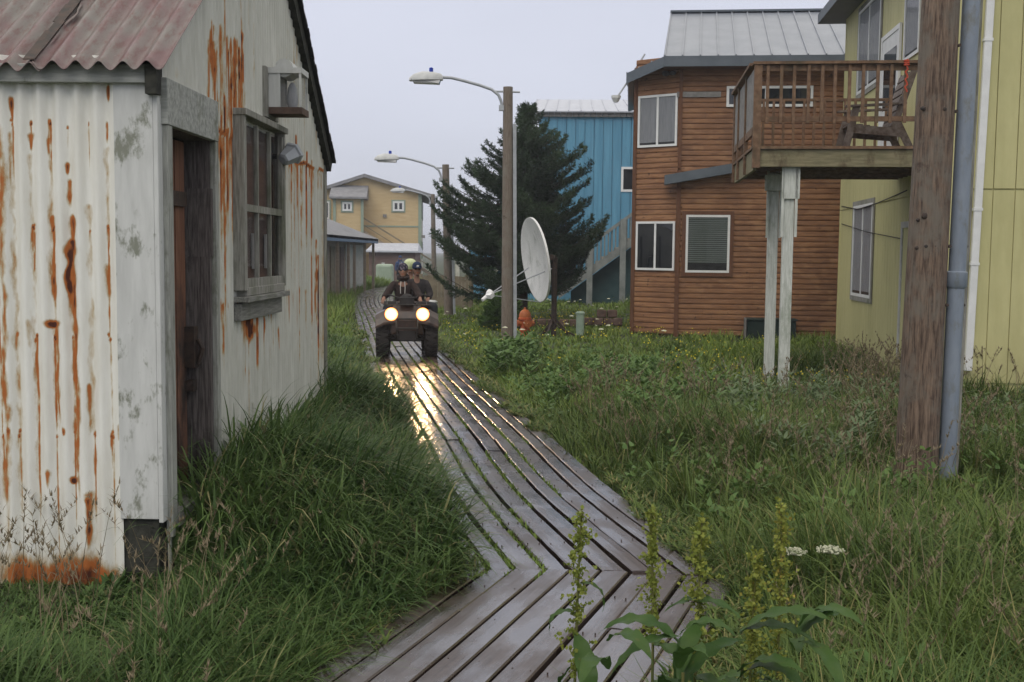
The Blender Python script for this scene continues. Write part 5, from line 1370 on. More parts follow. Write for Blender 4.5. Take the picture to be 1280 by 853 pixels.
    MB().prism([(.62, -.4, 2.42), (.62, -.4, 2.54), (-3.5, -.4, 4.15), (-7.6, -.4, 2.54), (-7.6, -.4, 2.42)], (0, 21.8, 0)).build('roof', M['far_roof'], root)
    # garage
    d = 69; fr = Frame(P(461, 320, d).x, d, R(0))
    root = fr.root('garage', 'small brown shed with a whitish metal roof in front of the distant yellow house', 'shed')
    a = fr.on(519, 316, 1); z1 = fr.on(490, 305, 1, 1.5).z
    MB().box(0, a.x, 0, 4, -.1, a.z).build('wall', M['far_brown'], root)
    MB().box(a.x * .72, a.x * .9, -.04, 0, 0, a.z - .35).build('door', M['lattice'], root)
    MB().hexa([(-.15, -.3, a.z), (a.x + .2, -.3, a.z), (a.x + .2, 4.2, a.z), (-.15, 4.2, a.z), (-.15, -.3, a.z + .1), (a.x + .2, -.3, a.z + .1), (a.x + .05, 2, z1 + .05), (0.05, 2, z1 + .05)]).build('roof', M['white_roof'], root)
    # pale green fuel tank shape beside it
    q = P(481, 344, 66)
    t = empty('fuel_tank', (q.x, q.y, 0), 0, 'pale green rounded tank behind the riders, in front of the brown shed', 'tank')
    MB().box(-.5, .5, -.4, .4, .0, 1.16).build('body', M['pale_green'], t, bevel=.14)
    MB().tube([(-.1, 0, 1.14), (-.1, 0, 1.24)], .09).build('cap', M['lamp_grey'], t)
far_left()

# small fences
def picket_fence(name, label, p0, p1, d, h, mat, n):
    a = P(*p0, d); b = P(*p1, d); a.z = b.z = 0
    r_ = empty(name, a, 0, label, 'fence'); v = b - a
    m = MB(); m.bar((0, 0, h * .82), (v.x, v.y, h * .82), .05, .09).bar((0, 0, h * .3), (v.x, v.y, h * .3), .05, .09); m.build('rail', M[mat], r_)
    m = MB()
    for i in range(n): q = v * ((i + .5) / n); m.box(q.x - .055, q.x + .055, -.05, -.027, .03, h * random.uniform(.94, 1.0))
    m.build('picket', M[mat], r_)
    for t in (0, .5, 1): q = v * t; MB().box(q.x - .05, q.x + .05, .027, .12, -.1, h * 1.02).build('post', M[mat], r_)
picket_fence('brown_fence', 'brown wooden picket fence beyond the lawn right of the riders', (526, 343), (590, 345), 38, 1.15, 'brown_pick', 15)
picket_fence('pale_fence', 'low pale picket fence under the left side of the spruce', (545, 350), (590, 350), 43.5, .85, 'pale_pick', 12)
def barrel():
    q = P(538, 372, 31)
    b = empty('barrel', (q.x, q.y, -.05), 0, 'pale green plastic barrel on the lawn just right of the vehicle', 'barrel')
    MB().lathe([(.16, 0), (.19, .04), (.2, .2), (.215, .22), (.2, .24), (.2, .44), (.215, .46), (.2, .48), (.19, .58)], (0, 0, 0), 16).build('body', M['pale_green'], b, smooth=True)
    MB().lathe([(.2, .58), (.205, .6), (.15, .64), (.02, .65)], (0, 0, 0), 16).build('lid', M['lamp_grey'], b, smooth=True)
barrel()

# ================================================================== STREET LAMPS
def street_lamp(base_px, top_px, d, label, arm_px, arm_dir=1.0, scale=1.0, r0=.135, r1=.105, conduit=True, lamp_w=.70):
    a = P(*base_px, d); a.z = -.15; b = P(*top_px, d); root = empty('street_lamp', a, 0, label, 'street lamp', 'street lamps along the boardwalk')
    v = b - a; n = 24
    MB().tube([v * (i / n) for i in range(n + 1)], [r0 + (r1 - r0) * i / n for i in range(n + 1)], 16).build('pole', M['pole_far'], root, smooth=True)
    if conduit:
        h0 = v * .0 + Vector((r0 + .045, -.03, 0)); h1 = v * .86 + Vector((r1 + .045, -.03, 0))
        MB().bar(h0, h1, .075, .06, up=(0, 1, 0)).build('conduit', M['galv'], root)
    tz = v.z
    k = scale; x = v.x
    ap = [(x - r1 - .02, -.02, tz - .42 * k), (x - r1 - .05, -.02, tz - .3 * k), (x - r1 - .1, -.02, tz - .18 * k), (x - r1 - .25 * k, -.02, tz - .06 * k), (x - .62 * k, -.02, tz + .03 * k), (x - 1.0 * k, -.02, tz + .13 * k), (x - 1.25 * k, -.02, tz + .185 * k), (x - 1.5 * k, -.02, tz + .195 * k)]
    MB().tube(ap, .033 * k, 10).tube([(x + r1 + .16, -.02, tz - .11), (x - r1 - .2 * k, -.02, tz - .1 * k)], .022, 8).build('arm', M['galv'], root, smooth=True)
    MB().box(x - r1 - .09, x - r1 + .02, -.08, .04, tz - .52 * k, tz - .40 * k).build('bracket', M['galv'], root)
    hx = x - 1.47 * k; hz = tz + .19 * k; w_ = lamp_w * k
    pts = [(0.05, .05), (0.0, .06), (-.10, .085), (-.35, .12), (-.55, .09), (-.68, .0)]; m = MB()
    secs = [(.04, .06, .07, .02), (0, .12, .12, .0), (-.2 * w_ / .7, .16, .17, -.02), (-.42 * w_ / .7, .17, .18, -.03), (-.60 * w_ / .7, .15, .13, -.03), (-.70 * w_ / .7, .08, .05, -.02)]
    vs = []; nn = 12
    for (sx, wy, top_, bot) in secs:
        for q in range(nn):
            t = math.pi * q / (nn - 1); vs.append((hx + sx * k, math.cos(t) * wy * k - .02, hz + (math.sin(t) * (top_ + .02) - .06 + sx * .03) * k))
    fs = []
    for i in range(len(secs) - 1):
        for q in range(nn - 1): fs.append((i * nn + q, i * nn + q + 1, (i + 1) * nn + q + 1, (i + 1) * nn + q))
    fs.append(tuple(range(nn))); fs.append(tuple(range((len(secs) - 1) * nn, len(secs) * nn)))
    for i in range(len(secs) - 1): fs.append((i * nn, (i + 1) * nn, (i + 1) * nn + nn - 1, i * nn + nn - 1))
    m.add(vs, fs); hd_ = m.build('lamp_head', M['lamp_grey'], root, smooth=True)
    MB().hexa([(hx - .04, -.13 * k - .02, hz - .145 * k), (hx - .60 * w_ / .7 * k, -.11 * k - .02, hz - .13 * k), (hx - .60 * w_ / .7 * k, .11 * k - .02, hz - .13 * k), (hx - .04, .13 * k - .02, hz - .145 * k),
               (hx - .0, -.1 * k - .02, hz - .032 * k), (hx - .66 * w_ / .7 * k, -.13 * k - .02, hz - .05 * k), (hx - .66 * w_ / .7 * k, .13 * k - .02, hz - .05 * k), (hx - .0, .1 * k - .02, hz - .032 * k)]).build('lens', M['lamp_lens'], hd_)
    MB().lathe([(.045, 0), (.045, .08), (.03, .095), (.01, .1)], (hx - .22 * k, -.02, hz + .115 * k), 10).build('photocell', M['blue_cell'], hd_)
street_lamp((634, 425), (635, 109), 25, 'tall wooden street lamp beside the satellite dish, nearest of the three lamps', None)
street_lamp((561, 396), (557, 206), 34.5, 'wooden street lamp at the left edge of the spruce', None, scale=1.0)
street_lamp((543, 360), (541, 243), 58, 'farthest street lamp in front of the distant yellow house', None, conduit=False)

# ================================================================== SATELLITE DISH
def dish():
    d = 26.2; c = P(668, 325, d); root = empty('satellite_dish', (c.x + .35, c.y + .3, 0), 0, 'large white satellite dish with its feed arm on a dark post behind the street lamp', 'satellite dish')
    o = Vector((c.x + .35, c.y + .3, 0))
    n = Vector((-0.92, -0.27, -0.15)).normalized()      # faces left and a bit towards the walk
    Rq = n.to_track_quat('Z', 'Y').to_matrix(); cc = c - o; r = .98; dep = .16
    prof = [(r * i / 14, dep * (i / 14) ** 2) for i in range(15)]; prof[0] = (.002, 0)
    back = [(q, z - .035) for q, z in reversed(prof)]
    m = MB(); m.lathe(prof + [(r + .012, dep + .0), (r + .012, dep - .05)] + back, cc - n * dep, 40, Rq)
    m.build('reflector', M['dish_white'], root, smooth=True)
    m = MB()
    for s in (-1, 1): m.bar(cc - n * (dep + .05) + Rq @ Vector((s * .25, -.6, .0)), cc - n * (dep + .05) + Rq @ Vector((s * .25, .6, .0)), .05, .07)
    pb = cc - n * (dep + .3); m.bar(cc - n * dep, pb, .12, .12)
    m.build('back_frame', M['iron'], root)
    px_ = P(693, 350, d + .2) - o
    MB().tube([Vector((px_.x, px_.y, -.2)), Vector((px_.x, px_.y, cc.z + .05))], .065, 12).bar(Vector((px_.x, px_.y, cc.z)), pb, .1, .1).build('mast', M['iron'], root)
    m = MB()
    for a in (0.3, 2.3, 4.2): m.bar(Vector((px_.x, px_.y, .42)), Vector((px_.x + math.cos(a) * .45, px_.y + math.sin(a) * .45, -.1)), .05, .05)
    m.tube([Vector((px_.x - .1, px_.y - .1, .5)), Vector((px_.x + .1, px_.y - .15, .2)), Vector((px_.x + .5, px_.y - .1, 0))], .02).build('brace', M['iron'], root)
    feed = P(611, 369, d - .9) - o
    m = MB()
    for q in (P(690, 336, d - .1), P(676, 378, d), P(661, 335, d)): m.tube([q - o, feed], .014, 6)
    m.build('feed_strut', M['galv'], root)
    m = MB(); dv = (cc - feed).normalized(); Rf = dv.to_track_quat('Z', 'Y').to_matrix()
    m.lathe([(.04, -.22), (.05, -.05), (.09, 0), (.11, .08), (.08, .09)], feed, 12, Rf).obox(feed - dv * .15 + Vector((.12, 0, .06)), (.16, .1, .1), Rf)
    m.build('feed_horn', M['dish_white'], root)
dish()

# ================================================================== HYDRANT, MARKER POST, BLOCK EDGING
def hydrant():
    q = P(656, 418, 26.6); h = empty('fire_hydrant', (q.x, q.y, -.08), R(20), 'faded orange-red fire hydrant at the foot of the nearest street lamp', 'fire hydrant')
    MB().lathe([(.15, 0), (.15, .05), (.11, .06), (.11, .14), (.13, .15), (.13, .19), (.11, .20), (.11, .42), (.16, .43), (.16, .47), (.14, .48)], (0, 0, 0), 18).build('barrel', M['hydrant_red'], h, smooth=False)
    MB().lathe([(.14, .48), (.145, .52), (.12, .60), (.07, .655), (.03, .67), (.03, .71), (.01, .715)], (0, 0, 0), 18).build('bonnet', M['hydrant_cap'], h, smooth=True)
    for (dx, dy, r_) in ((-1, 0, .065), (1, 0, .065), (0, -1, .085)):
        m = MB(); v = Vector((dx, dy, 0)); c = Vector((0, 0, .34)); m.tube([c + v * .08, c + v * .17], r_, 12); m.tube([c + v * .17, c + v * .21], r_ * 1.2, 8); m.tube([c + v * .21, c + v * .24], .025, 5); m.build('outlet', M['hydrant_cap'], h)
hydrant()
def marker():
    q = P(725, 416, 26.8); h = empty('marker_post', (q.x, q.y, -.08), 0, 'short pale green round marker post in the grass right of the hydrant', 'post')
    MB().lathe([(.10, 0), (.10, .56), (.108, .565)], (0, 0, 0), 14).build('tube', M['marker_green'], h, smooth=True)
    MB().lathe([(.112, .565), (.112, .60), (.08, .62), (.01, .625)], (0, 0, 0), 14).build('cap', M['marker_green'], h, smooth=True)
marker()
rr = random.Random(3)
spots = [(x, 0) for x in range(612, 700, 13)] + [(705, 0), (718, 0), (736, 0), (748, 0), (760, 0), (772, 0)] + [(752, 1), (765, 1)]
bk = MB()
wl = empty('block_edging', P(690, 404, 29.5) * 1.0, 0, 'low edging of weathered reddish-brown blocks behind the hydrant', 'garden edging'); wl.location.z = 0
m = MB()
for px, lv in spots:
    q = P(px, 406, 29.5) - Vector(wl.location)
    m.obox((q.x, rr.uniform(-.03, .03), .09 + lv * .21 + (0.05 if px > 735 else 0)), (.25, .2, .20), Matrix.Rotation(rr.uniform(-.1, .1), 3, 'Z'))
m.build('block', M['edge_block'], wl, bevel=.03)

# ================================================================== SPRUCE
def spruce():
    base = P(652, 385, 33.0); bx_, by_ = base.x, base.y
    root = empty('spruce_tree', (bx_, by_, -.1), 0, 'dense dark green spruce with upturned branch tips between the street lamps and the blue building', 'tree')
    Htop = P(660, 128, 33).z + .1
    lean = P(660, 128, 33).x - bx_
    def axis(z): t = z / Htop; return Vector((lean * t, 0, z))
    MB().tube([axis(Htop * i / 20) for i in range(21)], [.17 * (1 - i / 20) + .012 for i in range(21)], 12).build('trunk', M['bark'], root, smooth=True)
    rg = np.random.default_rng(5)
    # silhouette: half-width (m) left / right against height fraction
    hs = np.array([0.16, .19, .22, .31, .39, .45, .52, .60, .70, .78, .86, .93, 1.0])
    wl_ = np.array([1.9, 2.3, 2.55, 2.55, 2.55, 2.75, 2.35, 1.75, 1.35, 1.0, .50, .28, .05])
    wr_ = np.array([1.1, 1.5, 1.9, 2.1, 2.45, 2.25, 2.0, 1.85, 1.5, 1.1, .55, .32, .05])
    B = []; D = []; limb = MB(); nw = 31
    for wi in range(nw):
        z = Htop * (0.205 + 0.785 * (wi / nw) ** .95); k = 7 if z < Htop * .8 else 5
        ph = rg.random() * 6.28
        for b in range(k):
            az = ph + b * 2 * math.pi / k + rg.normal(0, .2); c, s = math.cos(az), math.sin(az)
            t = z / Htop; wL = np.interp(t, hs, wl_); wR = np.interp(t, hs, wr_); wm = (wL + wR) / 2
            L = (wR if c > 0 else wL) * abs(c) + wm * (1 - abs(c)); L *= rg.choice([.55, .75, .92, 1.0, 1.15], p=[.2, .2, .25, .2, .15])
            p0 = axis(z); rise = np.interp(t, [0, .4, 1], [-.16, -.04, .40])
            m = max(4, int(L / .09)); pts = []
            for i in range(m + 1):
                u = i / m; zz = z + L * (rise * u - .22 * math.sin(u * math.pi * .9) * (1 - t) + .28 * u ** 3 * (1 - t * .5))
                pts.append(Vector((p0.x + c * L * u, p0.y + s * L * u, zz)))
            limb.tube([pts[0], pts[m // 2], pts[-1]], [.026, .016, .004], 5, cap=False)
            for i in range(1, m + 1):
                u = i / m; dr = (pts[i] - pts[i - 1]).normalized(); side = Vector((-s, c, 0))
                B.append(pts[i]); D.append((dr, .10))
                tl = L * .36 * (1 - u) ** .6 * (u + .18) + .07
                for sg in (-1, 1):
                    for rep in range(2):
                        if rg.random() < .2: continue
                        td = (side * sg + dr * (.55 + .4 * rg.random()) + Vector((0, 0, rg.normal(0, .22) - .06))).normalized(); tt = tl * (.5 + .6 * rg.random()); nn = max(2, int(tt / .065))
                        for j in range(1, nn + 1):
                            q = pts[i] + td * tt * j / nn + Vector((0, 0, -.05 * math.sin(j / nn * 3) + .05 * (j / nn) ** 2))
                            B.append(q); D.append((td, .08))
    limb.build('limb', M['bark'], root)
    B = np.array([tuple(b) for b in B]); DD = np.array([tuple(d[0]) for d in D]); n = len(B)
    K = 8
    k = np.repeat(np.arange(n), K); m_ = len(k)
    dirs = DD[k] + rg.normal(0, .62, (m_, 3)); dirs[:, 2] += .12; dirs /= np.linalg.norm(dirs, axis=1)[:, None]
    L = (.055 + .05 * rg.random(m_))[:, None]; W = (.006 + .007 * rg.random(m_))[:, None]
    sd_ = np.cross(dirs, rg.normal(0, 1, (m_, 3))); sd_ /= np.linalg.norm(sd_, axis=1)[:, None]
    p = B[k] + rg.normal(0, .015, (m_, 3))
    V = np.stack([p - sd_ * W, p + sd_ * W, p + dirs * L + sd_ * W * .4, p + dirs * L - sd_ * W * .4], 1)
    V = V.reshape(-1, 3)
    cl = fbm(B[:, 0] * 2.2 + 10, B[:, 2] * 2.2 + B[:, 1], 61)
    ti = np.clip(np.repeat(cl, K) * 1.3 - .35 + .3 * rg.random(m_), 0, .95)
    mesh_np('crown', V, np.arange(m_ * 4).reshape(-1, 4), M['needle'], root, attrs=dict(tint=np.repeat(ti, 4)))
    print('spruce quads', m_)
spruce()
def bush(px, py, d, r, h, label):
    q = P(px, py, d); n = 240; a = rng.random(n) * 6.28; rr_ = r * np.sqrt(rng.random(n)); x = q.x + np.cos(a) * rr_; y = q.y + np.sin(a) * rr_
    o = herbs('leafy_bush', x, y, h * np.sqrt(np.clip(1 - (rr_ / r) ** 2, .1, 1)), 16, .11, 'herb', .5); o['kind'] = 'thing'; tag(o, label, 'bush')
bush(628, 385, 28.5, .55, .95, 'round light green bush behind the nearest street lamp')

# ================================================================== COW PARSNIP AND DOCK PLANTS in the foreground
def umbel(px, py, d, label):
    q = P(px, py, d); z0 = float(gz(np.array([q.x]), np.array([q.y]))[0]); r_ = empty('cow_parsnip', (q.x, q.y, z0), 0, label, 'plant', 'white umbel flowers in the meadow')
    h = q.z - z0
    MB().tube([(0, 0, 0), (.02, .01, h * .6), (0, 0, h)], [.010, .008, .005], 8).build('stem', M['dock_stem'], r_)
    m = MB(); rg = random.Random(px)
    for i in range(26):
        a = i * 2.4; rr_ = .075 * math.sqrt(i / 26); c = Vector((math.cos(a) * rr_, math.sin(a) * rr_, h + .035 - 3.5 * rr_ ** 2))
        m.tube([(0, 0, h), c], .0015, 4, cap=False)
        for j in range(6): m.ell(c + Vector((rg.uniform(-.012, .012), rg.uniform(-.012, .012), rg.uniform(-.004, .005))), (.0065, .0065, .005), 6, 4)
    m.build('flower_head', M['flower_w'], r_)
umbel(1038, 692, 6.2, 'larger cream white umbel flower in the long grass right of the dock plants')
umbel(992, 694, 6.4, 'smaller cream umbel flower half hidden behind the dock plants')

def leaf_mesh(mb, base, az, L, W, pitch0, curl, twist=0.0, n=26):
    """wavy tapering leaf; returns tint-less quads with a folded midrib"""
    p = Vector(base); pitch = pitch0; st = L / n; rows = []
    for i in range(n + 1):
        u = i / n; wd = W * (math.sin(math.pi * min(1, u * 1.06 + .03)) ** .75) * (1 - .25 * u) * .5 + .001
        dr = Vector((math.cos(az) * math.cos(pitch), math.sin(az) * math.cos(pitch), math.sin(pitch)))
        sd_ = Vector((-math.sin(az), math.cos(az), 0)); up = dr.cross(sd_) * -1
        if up.z < 0 and pitch > -1.4: up = -up
        wav = .16 * wd * math.sin(u * 30 + az * 5) + .05 * wd * math.sin(u * 53 + az * 9); tw = twist * u
        s2 = sd_ * math.cos(tw) + up * math.sin(tw); u2 = up * math.cos(tw) - sd_ * math.sin(tw)
        rows.append([p - s2 * wd + u2 * (.22 * wd + wav), p - s2 * wd * .5 + u2 * (.06 * wd + wav * .3), p.copy(), p + s2 * wd * .5 + u2 * (.06 * wd - wav * .3), p + s2 * wd + u2 * (.22 * wd - wav)])
        p = p + dr * st; pitch -= curl * st / L
    vs = [q for r in rows for q in r]; fs = []
    for i in range(n):
        for k in range(4): fs.append((i * 5 + k, i * 5 + k + 1, i * 5 + 6 + k, i * 5 + 5 + k))
    mb.add(vs, fs)
def dock(px, py, d, label, yellow, seed, leaves, top_len=.34, dens=1.0):
    rg = random.Random(seed); nr = np.random.default_rng(seed)
    q = P(px, py, d); z0 = float(gz(np.array([q.x]), np.array([q.y]))[0]); h = q.z - z0
    r_ = empty('dock_plant', (q.x, q.y, z0), 0, label, 'plant', 'seeding dock plants in the foreground')
    dxl = rg.uniform(-.04, .04)
    ax = lambda t: Vector((dxl * math.sin(t * 2.5) - dxl * math.sin(2.5), .01 * math.sin(t * 5), h * t))
    MB().tube([ax(i / 14) for i in range(15)], [.0075 - .005 * i / 14 for i in range(15)], 8).build('stem', M['dock_stem'], r_, smooth=True)
    # seed whorls: small papery valves clustered in knots up the stem
    B = []; t0 = 1 - top_len * 1.25 / h; nk = int(36 * dens)
    for i in range(nk):
        t = t0 + (1 - t0) * (i / nk) ** .95; rad = .036 * (1 - .55 * ((t - t0) / (1 - t0)) ** 2.5) * (.6 + .7 * rg.random())
        c = ax(t); az0 = rg.random() * 6.28
        for s in range(rg.randint(1, 3)):   # short side shoots
            az = az0 + s * 2.1 + rg.uniform(-.4, .4); sl_n = rg.uniform(.4, 1.8)
            for j in range(15): u = rg.random(); B.append(c + Vector((math.cos(az) * rad * sl_n * u, math.sin(az) * rad * sl_n * u, .018 * u + rg.uniform(-.007, .007))) + Vector((rg.gauss(0, .0045), rg.gauss(0, .0045), rg.gauss(0, .004))))
    B = np.array([tuple(b) for b in B]); n = len(B)
    dirs = nr.normal(0, 1, (n, 3)); dirs[:, 2] -= .5; dirs /= np.linalg.norm(dirs, axis=1)[:, None]
    sd_ = np.cross(dirs, nr.normal(0, 1, (n, 3))); sd_ /= np.linalg.norm(sd_, axis=1)[:, None]
    L = (.0085 + .005 * nr.random(n))[:, None]; W = L * .48
    V = np.stack([B - dirs * L * .5, B + sd_ * W, B + dirs * L * .6, B - sd_ * W], 1).reshape(-1, 3)
    ti = np.clip(nr.random(n) * .6 + yellow * (.5 * nr.random(n)), 0, 1)
    mesh_np('seed_head', V, np.arange(n * 4).reshape(-1, 4), M['dock_seed'], r_, attrs=dict(tint=np.repeat(ti, 4)))
    for (t, az, L, W, p0, cu) in leaves:
        m = MB(); leaf_mesh(m, ax(t) , az, L * 1.3, W * 1.15, p0, cu, rg.uniform(-.5, .5))
        vv = np.array(m.v); ff = [f for f in m.f]; tv = np.full(len(vv), rg.random() * .6)
        o = mesh_np('leaf', vv, ff, M['dock_leaf'], r_, smooth=True, attrs=dict(tint=tv))
# (height fraction, azimuth, length, width, start pitch, downward curl); azimuth pi = left, 0 = right, -pi/2 = to the camera
pi = math.pi
dock(727, 640, 3.0, 'green dock stalk with a limp curled leaf, leftmost in the foreground', .0, 1,
     [(.80, pi, .10, .028, .5, 2.6), (.86, 0.1, .10, .022, .2, 2.2), (.76, -1.2, .17, .055, -.6, 1.1), (.62, -.9, .20, .07, -.1, 1.6), (.70, pi * .9, .13, .045, -.8, .8), (.50, pi * .95, .20, .08, .2, 1.2), (.52, .4, .2, .075, .3, 1.4), (.45, -1.9, .2, .08, .2, 1.6)], .36, .9)
dock(813, 640, 3.0, 'slim green dock stalk standing over the wet planks', .1, 2,
     [(.74, -.6, .16, .07, .1, 1.9), (.66, -.2, .2, .08, .1, 1.9), (.62, pi * 1.05, .17, .06, .1, 1.1), (.52, 2.6, .2, .08, .3, 1.3), (.5, -.9, .2, .085, .5, 1.3), (.45, .3, .22, .08, .5, 1.6), (.56, -1.8, .16, .06, -.2, 1.3)], .30, .8)
dock(877, 650, 2.9, 'full yellowish-green dock stalk between the slim stalk and the yellow pair', .45, 3,
     [(.80, pi * 1.1, .15, .04, -.7, 1.2), (.82, -.1, .11, .03, -.4, 1.4), (.70, -.9, .2, .085, .1, 1.9), (.62, pi * .9, .18, .07, .2, 1.6), (.6, .3, .2, .08, .6, 1.6), (.5, -1.6, .22, .09, .5, 1.3), (.48, 2.7, .2, .08, .4, 1.2), (.52, .1, .22, .07, .8, 1.6)], .30, 1.15)
dock(945, 690, 3.1, 'yellowing dock stalk with ragged seed head, left of the tallest one', .85, 4,
     [(.72, 0, .14, .035, -.2, 1.0), (.66, -1.1, .18, .06, -.1, 1.3), (.60, 2.9, .2, .07, .6, 1.4), (.5, -.4, .22, .09, .4, 1.4), (.48, 2.2, .2, .08, .5, 1.4)], .34, 1.0)
dock(976, 628, 3.1, 'tallest and yellowest dock stalk, rightmost of the foreground row', 1.0, 5,
     [(.58, .2, .19, .07, .3, 1.5), (.52, -.9, .2, .08, .2, 1.5), (.62, 2.8, .16, .05, .4, 1.2), (.45, -1.8, .2, .08, .3, 1.3)], .40, 1.05)
# low dock leaves filling the bottom edge
def rosette(px, py, d, n, seed, label):
    rg = random.Random(seed); q = P(px, py, d); z0 = float(gz(np.array([q.x]), np.array([q.y]))[0])
    r_ = empty('dock_plant', (q.x, q.y, z0), 0, label, 'plant', 'seeding dock plants in the foreground'); h = q.z - z0
    MB().tube([(0, 0, 0), (0.01, 0, h * .9)], [.008, .004], 8).build('stem', M['dock_stem'], r_)
    for i in range(n):
        m = MB(); leaf_mesh(m, (0, 0, h * rg.uniform(.62, 1.0)), rg.uniform(0, 6.28), rg.uniform(.17, .29), rg.uniform(.040, .062), rg.uniform(.1, 1.2), rg.uniform(1.2, 2.4), rg.uniform(-.5, .5))
        mesh_np('leaf', np.array(m.v), m.f, M['dock_leaf'], r_, smooth=True, attrs=dict(tint=np.full(len(m.v), rg.random() * .7)))
rosette(760, 800, 2.7, 8, 1, 'leafy dock without a seed stalk under the leftmost stalk')
rosette(850, 785, 2.75, 12, 2, 'leafy dock clump under the slim and the full stalk')
rosette(925, 765, 2.85, 12, 3, 'leafy dock clump at the foot of the yellowing stalk')
rosette(1000, 770, 2.9, 13, 4, 'rightmost leafy dock clump among the grass')
#==PART4==
# ================================================================== QUAD BIKE AND RIDERS
AX = P(508, 430, 21.3).x; AY = 21.3
ARZ = R(6)
def quad():
    root = empty('quad_bike', (AX, AY, 0.0), ARZ, 'dark quad bike with both round headlights glowing, driving up the wet boardwalk', 'quad bike')
    # local: -y is forward (to the camera)
    def wheel(x, y, r_, wdt):
        w_ = empty('wheel', (x, y, r_)); w_.parent = root
        prof = [(.55 * r_, -.5), (.80 * r_, -.5), (.93 * r_, -.42), (1.0 * r_, -.25), (1.0 * r_, .25), (.93 * r_, .42), (.80 * r_, .5), (.55 * r_, .5)]
        Ry = Matrix.Rotation(pi / 2, 3, 'Y')
        m = MB(); m.lathe([(a, b * wdt) for a, b in prof], (0, 0, 0), 28, Ry)
        for i in range(22):
            for s in (-1, 1):
                t = 2 * pi * (i + .5 * (s > 0)) / 22; Mt = Matrix.Rotation(t, 3, 'X')
                m.obox(Mt @ Vector((s * wdt * .24, 0, r_ * 1.005)), (wdt * .42, r_ * .13, r_ * .10), Mt @ Matrix.Rotation(s * .35, 3, 'Z'))
        m.build('tyre', M['rubber'], w_)
        MB().lathe([(.54 * r_, -.3 * wdt), (.5 * r_, -.2 * wdt), (.2 * r_, -.25 * wdt), (.12 * r_, -.4 * wdt), (.12 * r_, .4 * wdt), (.2 * r_, .25 * wdt), (.5 * r_, .2 * wdt), (.54 * r_, .3 * wdt)], (0, 0, 0), 18, Ry).build('rim', M['galv'], w_)
    wheel(-.45, -.62, .31, .24); wheel(.45, -.62, .31, .24); wheel(-.44, .62, .31, .28); wheel(.44, .62, .31, .28)
    m = MB()   # chassis, engine, axles
    m.box(-.2, .2, -.55, .6, .28, .52).tube([(-.4, -.62, .31), (.4, -.62, .31)], .035).tube([(-.4, .62, .31), (.4, .62, .31)], .04)
    m.bar((-.16, -.5, .45), (-.36, -.62, .33), .06, .04).bar((.16, -.5, .45), (.36, -.62, .33), .06, .04); m.box(-.3, .3, -.25, .25, .26, .32)
    m.build('chassis', M['atv_black'], root)
    # body nose
    m = MB()
    def sec(y, w_, z0, z1, wt): return [(-w_, y, z0), (w_, y, z0), (wt, y, z1), (-wt, y, z1)]
    S_ = [sec(-.98, .16, .46, .68, .15), sec(-.90, .30, .42, .86, .27), sec(-.70, .33, .42, .98, .25), sec(-.40, .24, .45, 1.02, .18), sec(-.1, .2, .5, .86, .16), sec(.1, .2, .5, .80, .17)]
    vs = [p for s in S_ for p in s]; fs = [(3, 2, 1, 0), tuple(range((len(S_) - 1) * 4, len(S_) * 4))]
    for i in range(len(S_) - 1):
        for k in range(4): fs.append((i * 4 + k, i * 4 + (k + 1) % 4, (i + 1) * 4 + (k + 1) % 4, (i + 1) * 4 + k))
    m.add(vs, fs); m.build('nose', M['atv_body'], root, bevel=.03)
    for s in (-1, 1):   # front fenders
        m = MB(); pr = [(-.98, .60), (-.92, .72), (-.80, .80), (-.60, .82), (-.38, .76), (-.28, .60)]
        vs = []
        for (y, z) in pr: vs += [(s * .20, y, z + .07), (s * .42, y, z + .05), (s * .575, y, z - .03), (s * .575, y, z - .07), (s * .42, y, z), (s * .20, y, z + .03)]
        fs = []
        for i in range(len(pr) - 1):
            for k in range(6): fs.append((i * 6 + k, i * 6 + (k + 1) % 6, (i + 1) * 6 + (k + 1) % 6, (i + 1) * 6 + k))
        fs += [tuple(range(6)), tuple(range((len(pr) - 1) * 6, len(pr) * 6))]
        m.add(vs, fs); m.build('front_fender', M['atv_body'], root, bevel=.01)
        m = MB(); vs = []; pr = [(.24, .60), (.34, .76), (.55, .83), (.80, .80), (.96, .66)]
        for (y, z) in pr: vs += [(s * .18, y, z + .06), (s * .42, y, z + .05), (s * .58, y, z - .02), (s * .58, y, z - .06), (s * .42, y, z), (s * .18, y, z + .02)]
        fs = []
        for i in range(len(pr) - 1):
            for k in range(6): fs.append((i * 6 + k, i * 6 + (k + 1) % 6, (i + 1) * 6 + (k + 1) % 6, (i + 1) * 6 + k))
        fs += [tuple(range(6)), tuple(range((len(pr) - 1) * 6, len(pr) * 6))]
        m.add(vs, fs); m.build('rear_fender', M['atv_body'], root, bevel=.01)
        MB().box(s * .22 if s > 0 else -.42, s * .42 if s > 0 else -.22, -.22, .22, .30, .34).build('footrest', M['atv_black'], root)
        # headlight
        hl = empty('headlight', (s * .285, -.97, .80)); hl.parent = root
        Rx = Matrix.Rotation(pi / 2, 3, 'X')
        MB().lathe([(.085, -.06), (.10, .0), (.098, .02), (.085, .02)], (0, 0, 0), 20, Rx).build('housing', M['atv_black'], hl, smooth=True)
        MB().lathe([(.066, .030), (.05, .040), (.03, .048), (.005, .050)], (0, 0, 0), 20, Rx).build('lens', M['headlight'], hl, smooth=True)
        MB().lathe([(.108, .005), (.106, .022), (.068, .032), (.067, .005)], (0, 0, 0), 24, Rx).build('glare_ring_inner', M['headlight_glare_mid'], hl, smooth=True)  # emissive ring imitating warm glare around the lens, not a lamp part
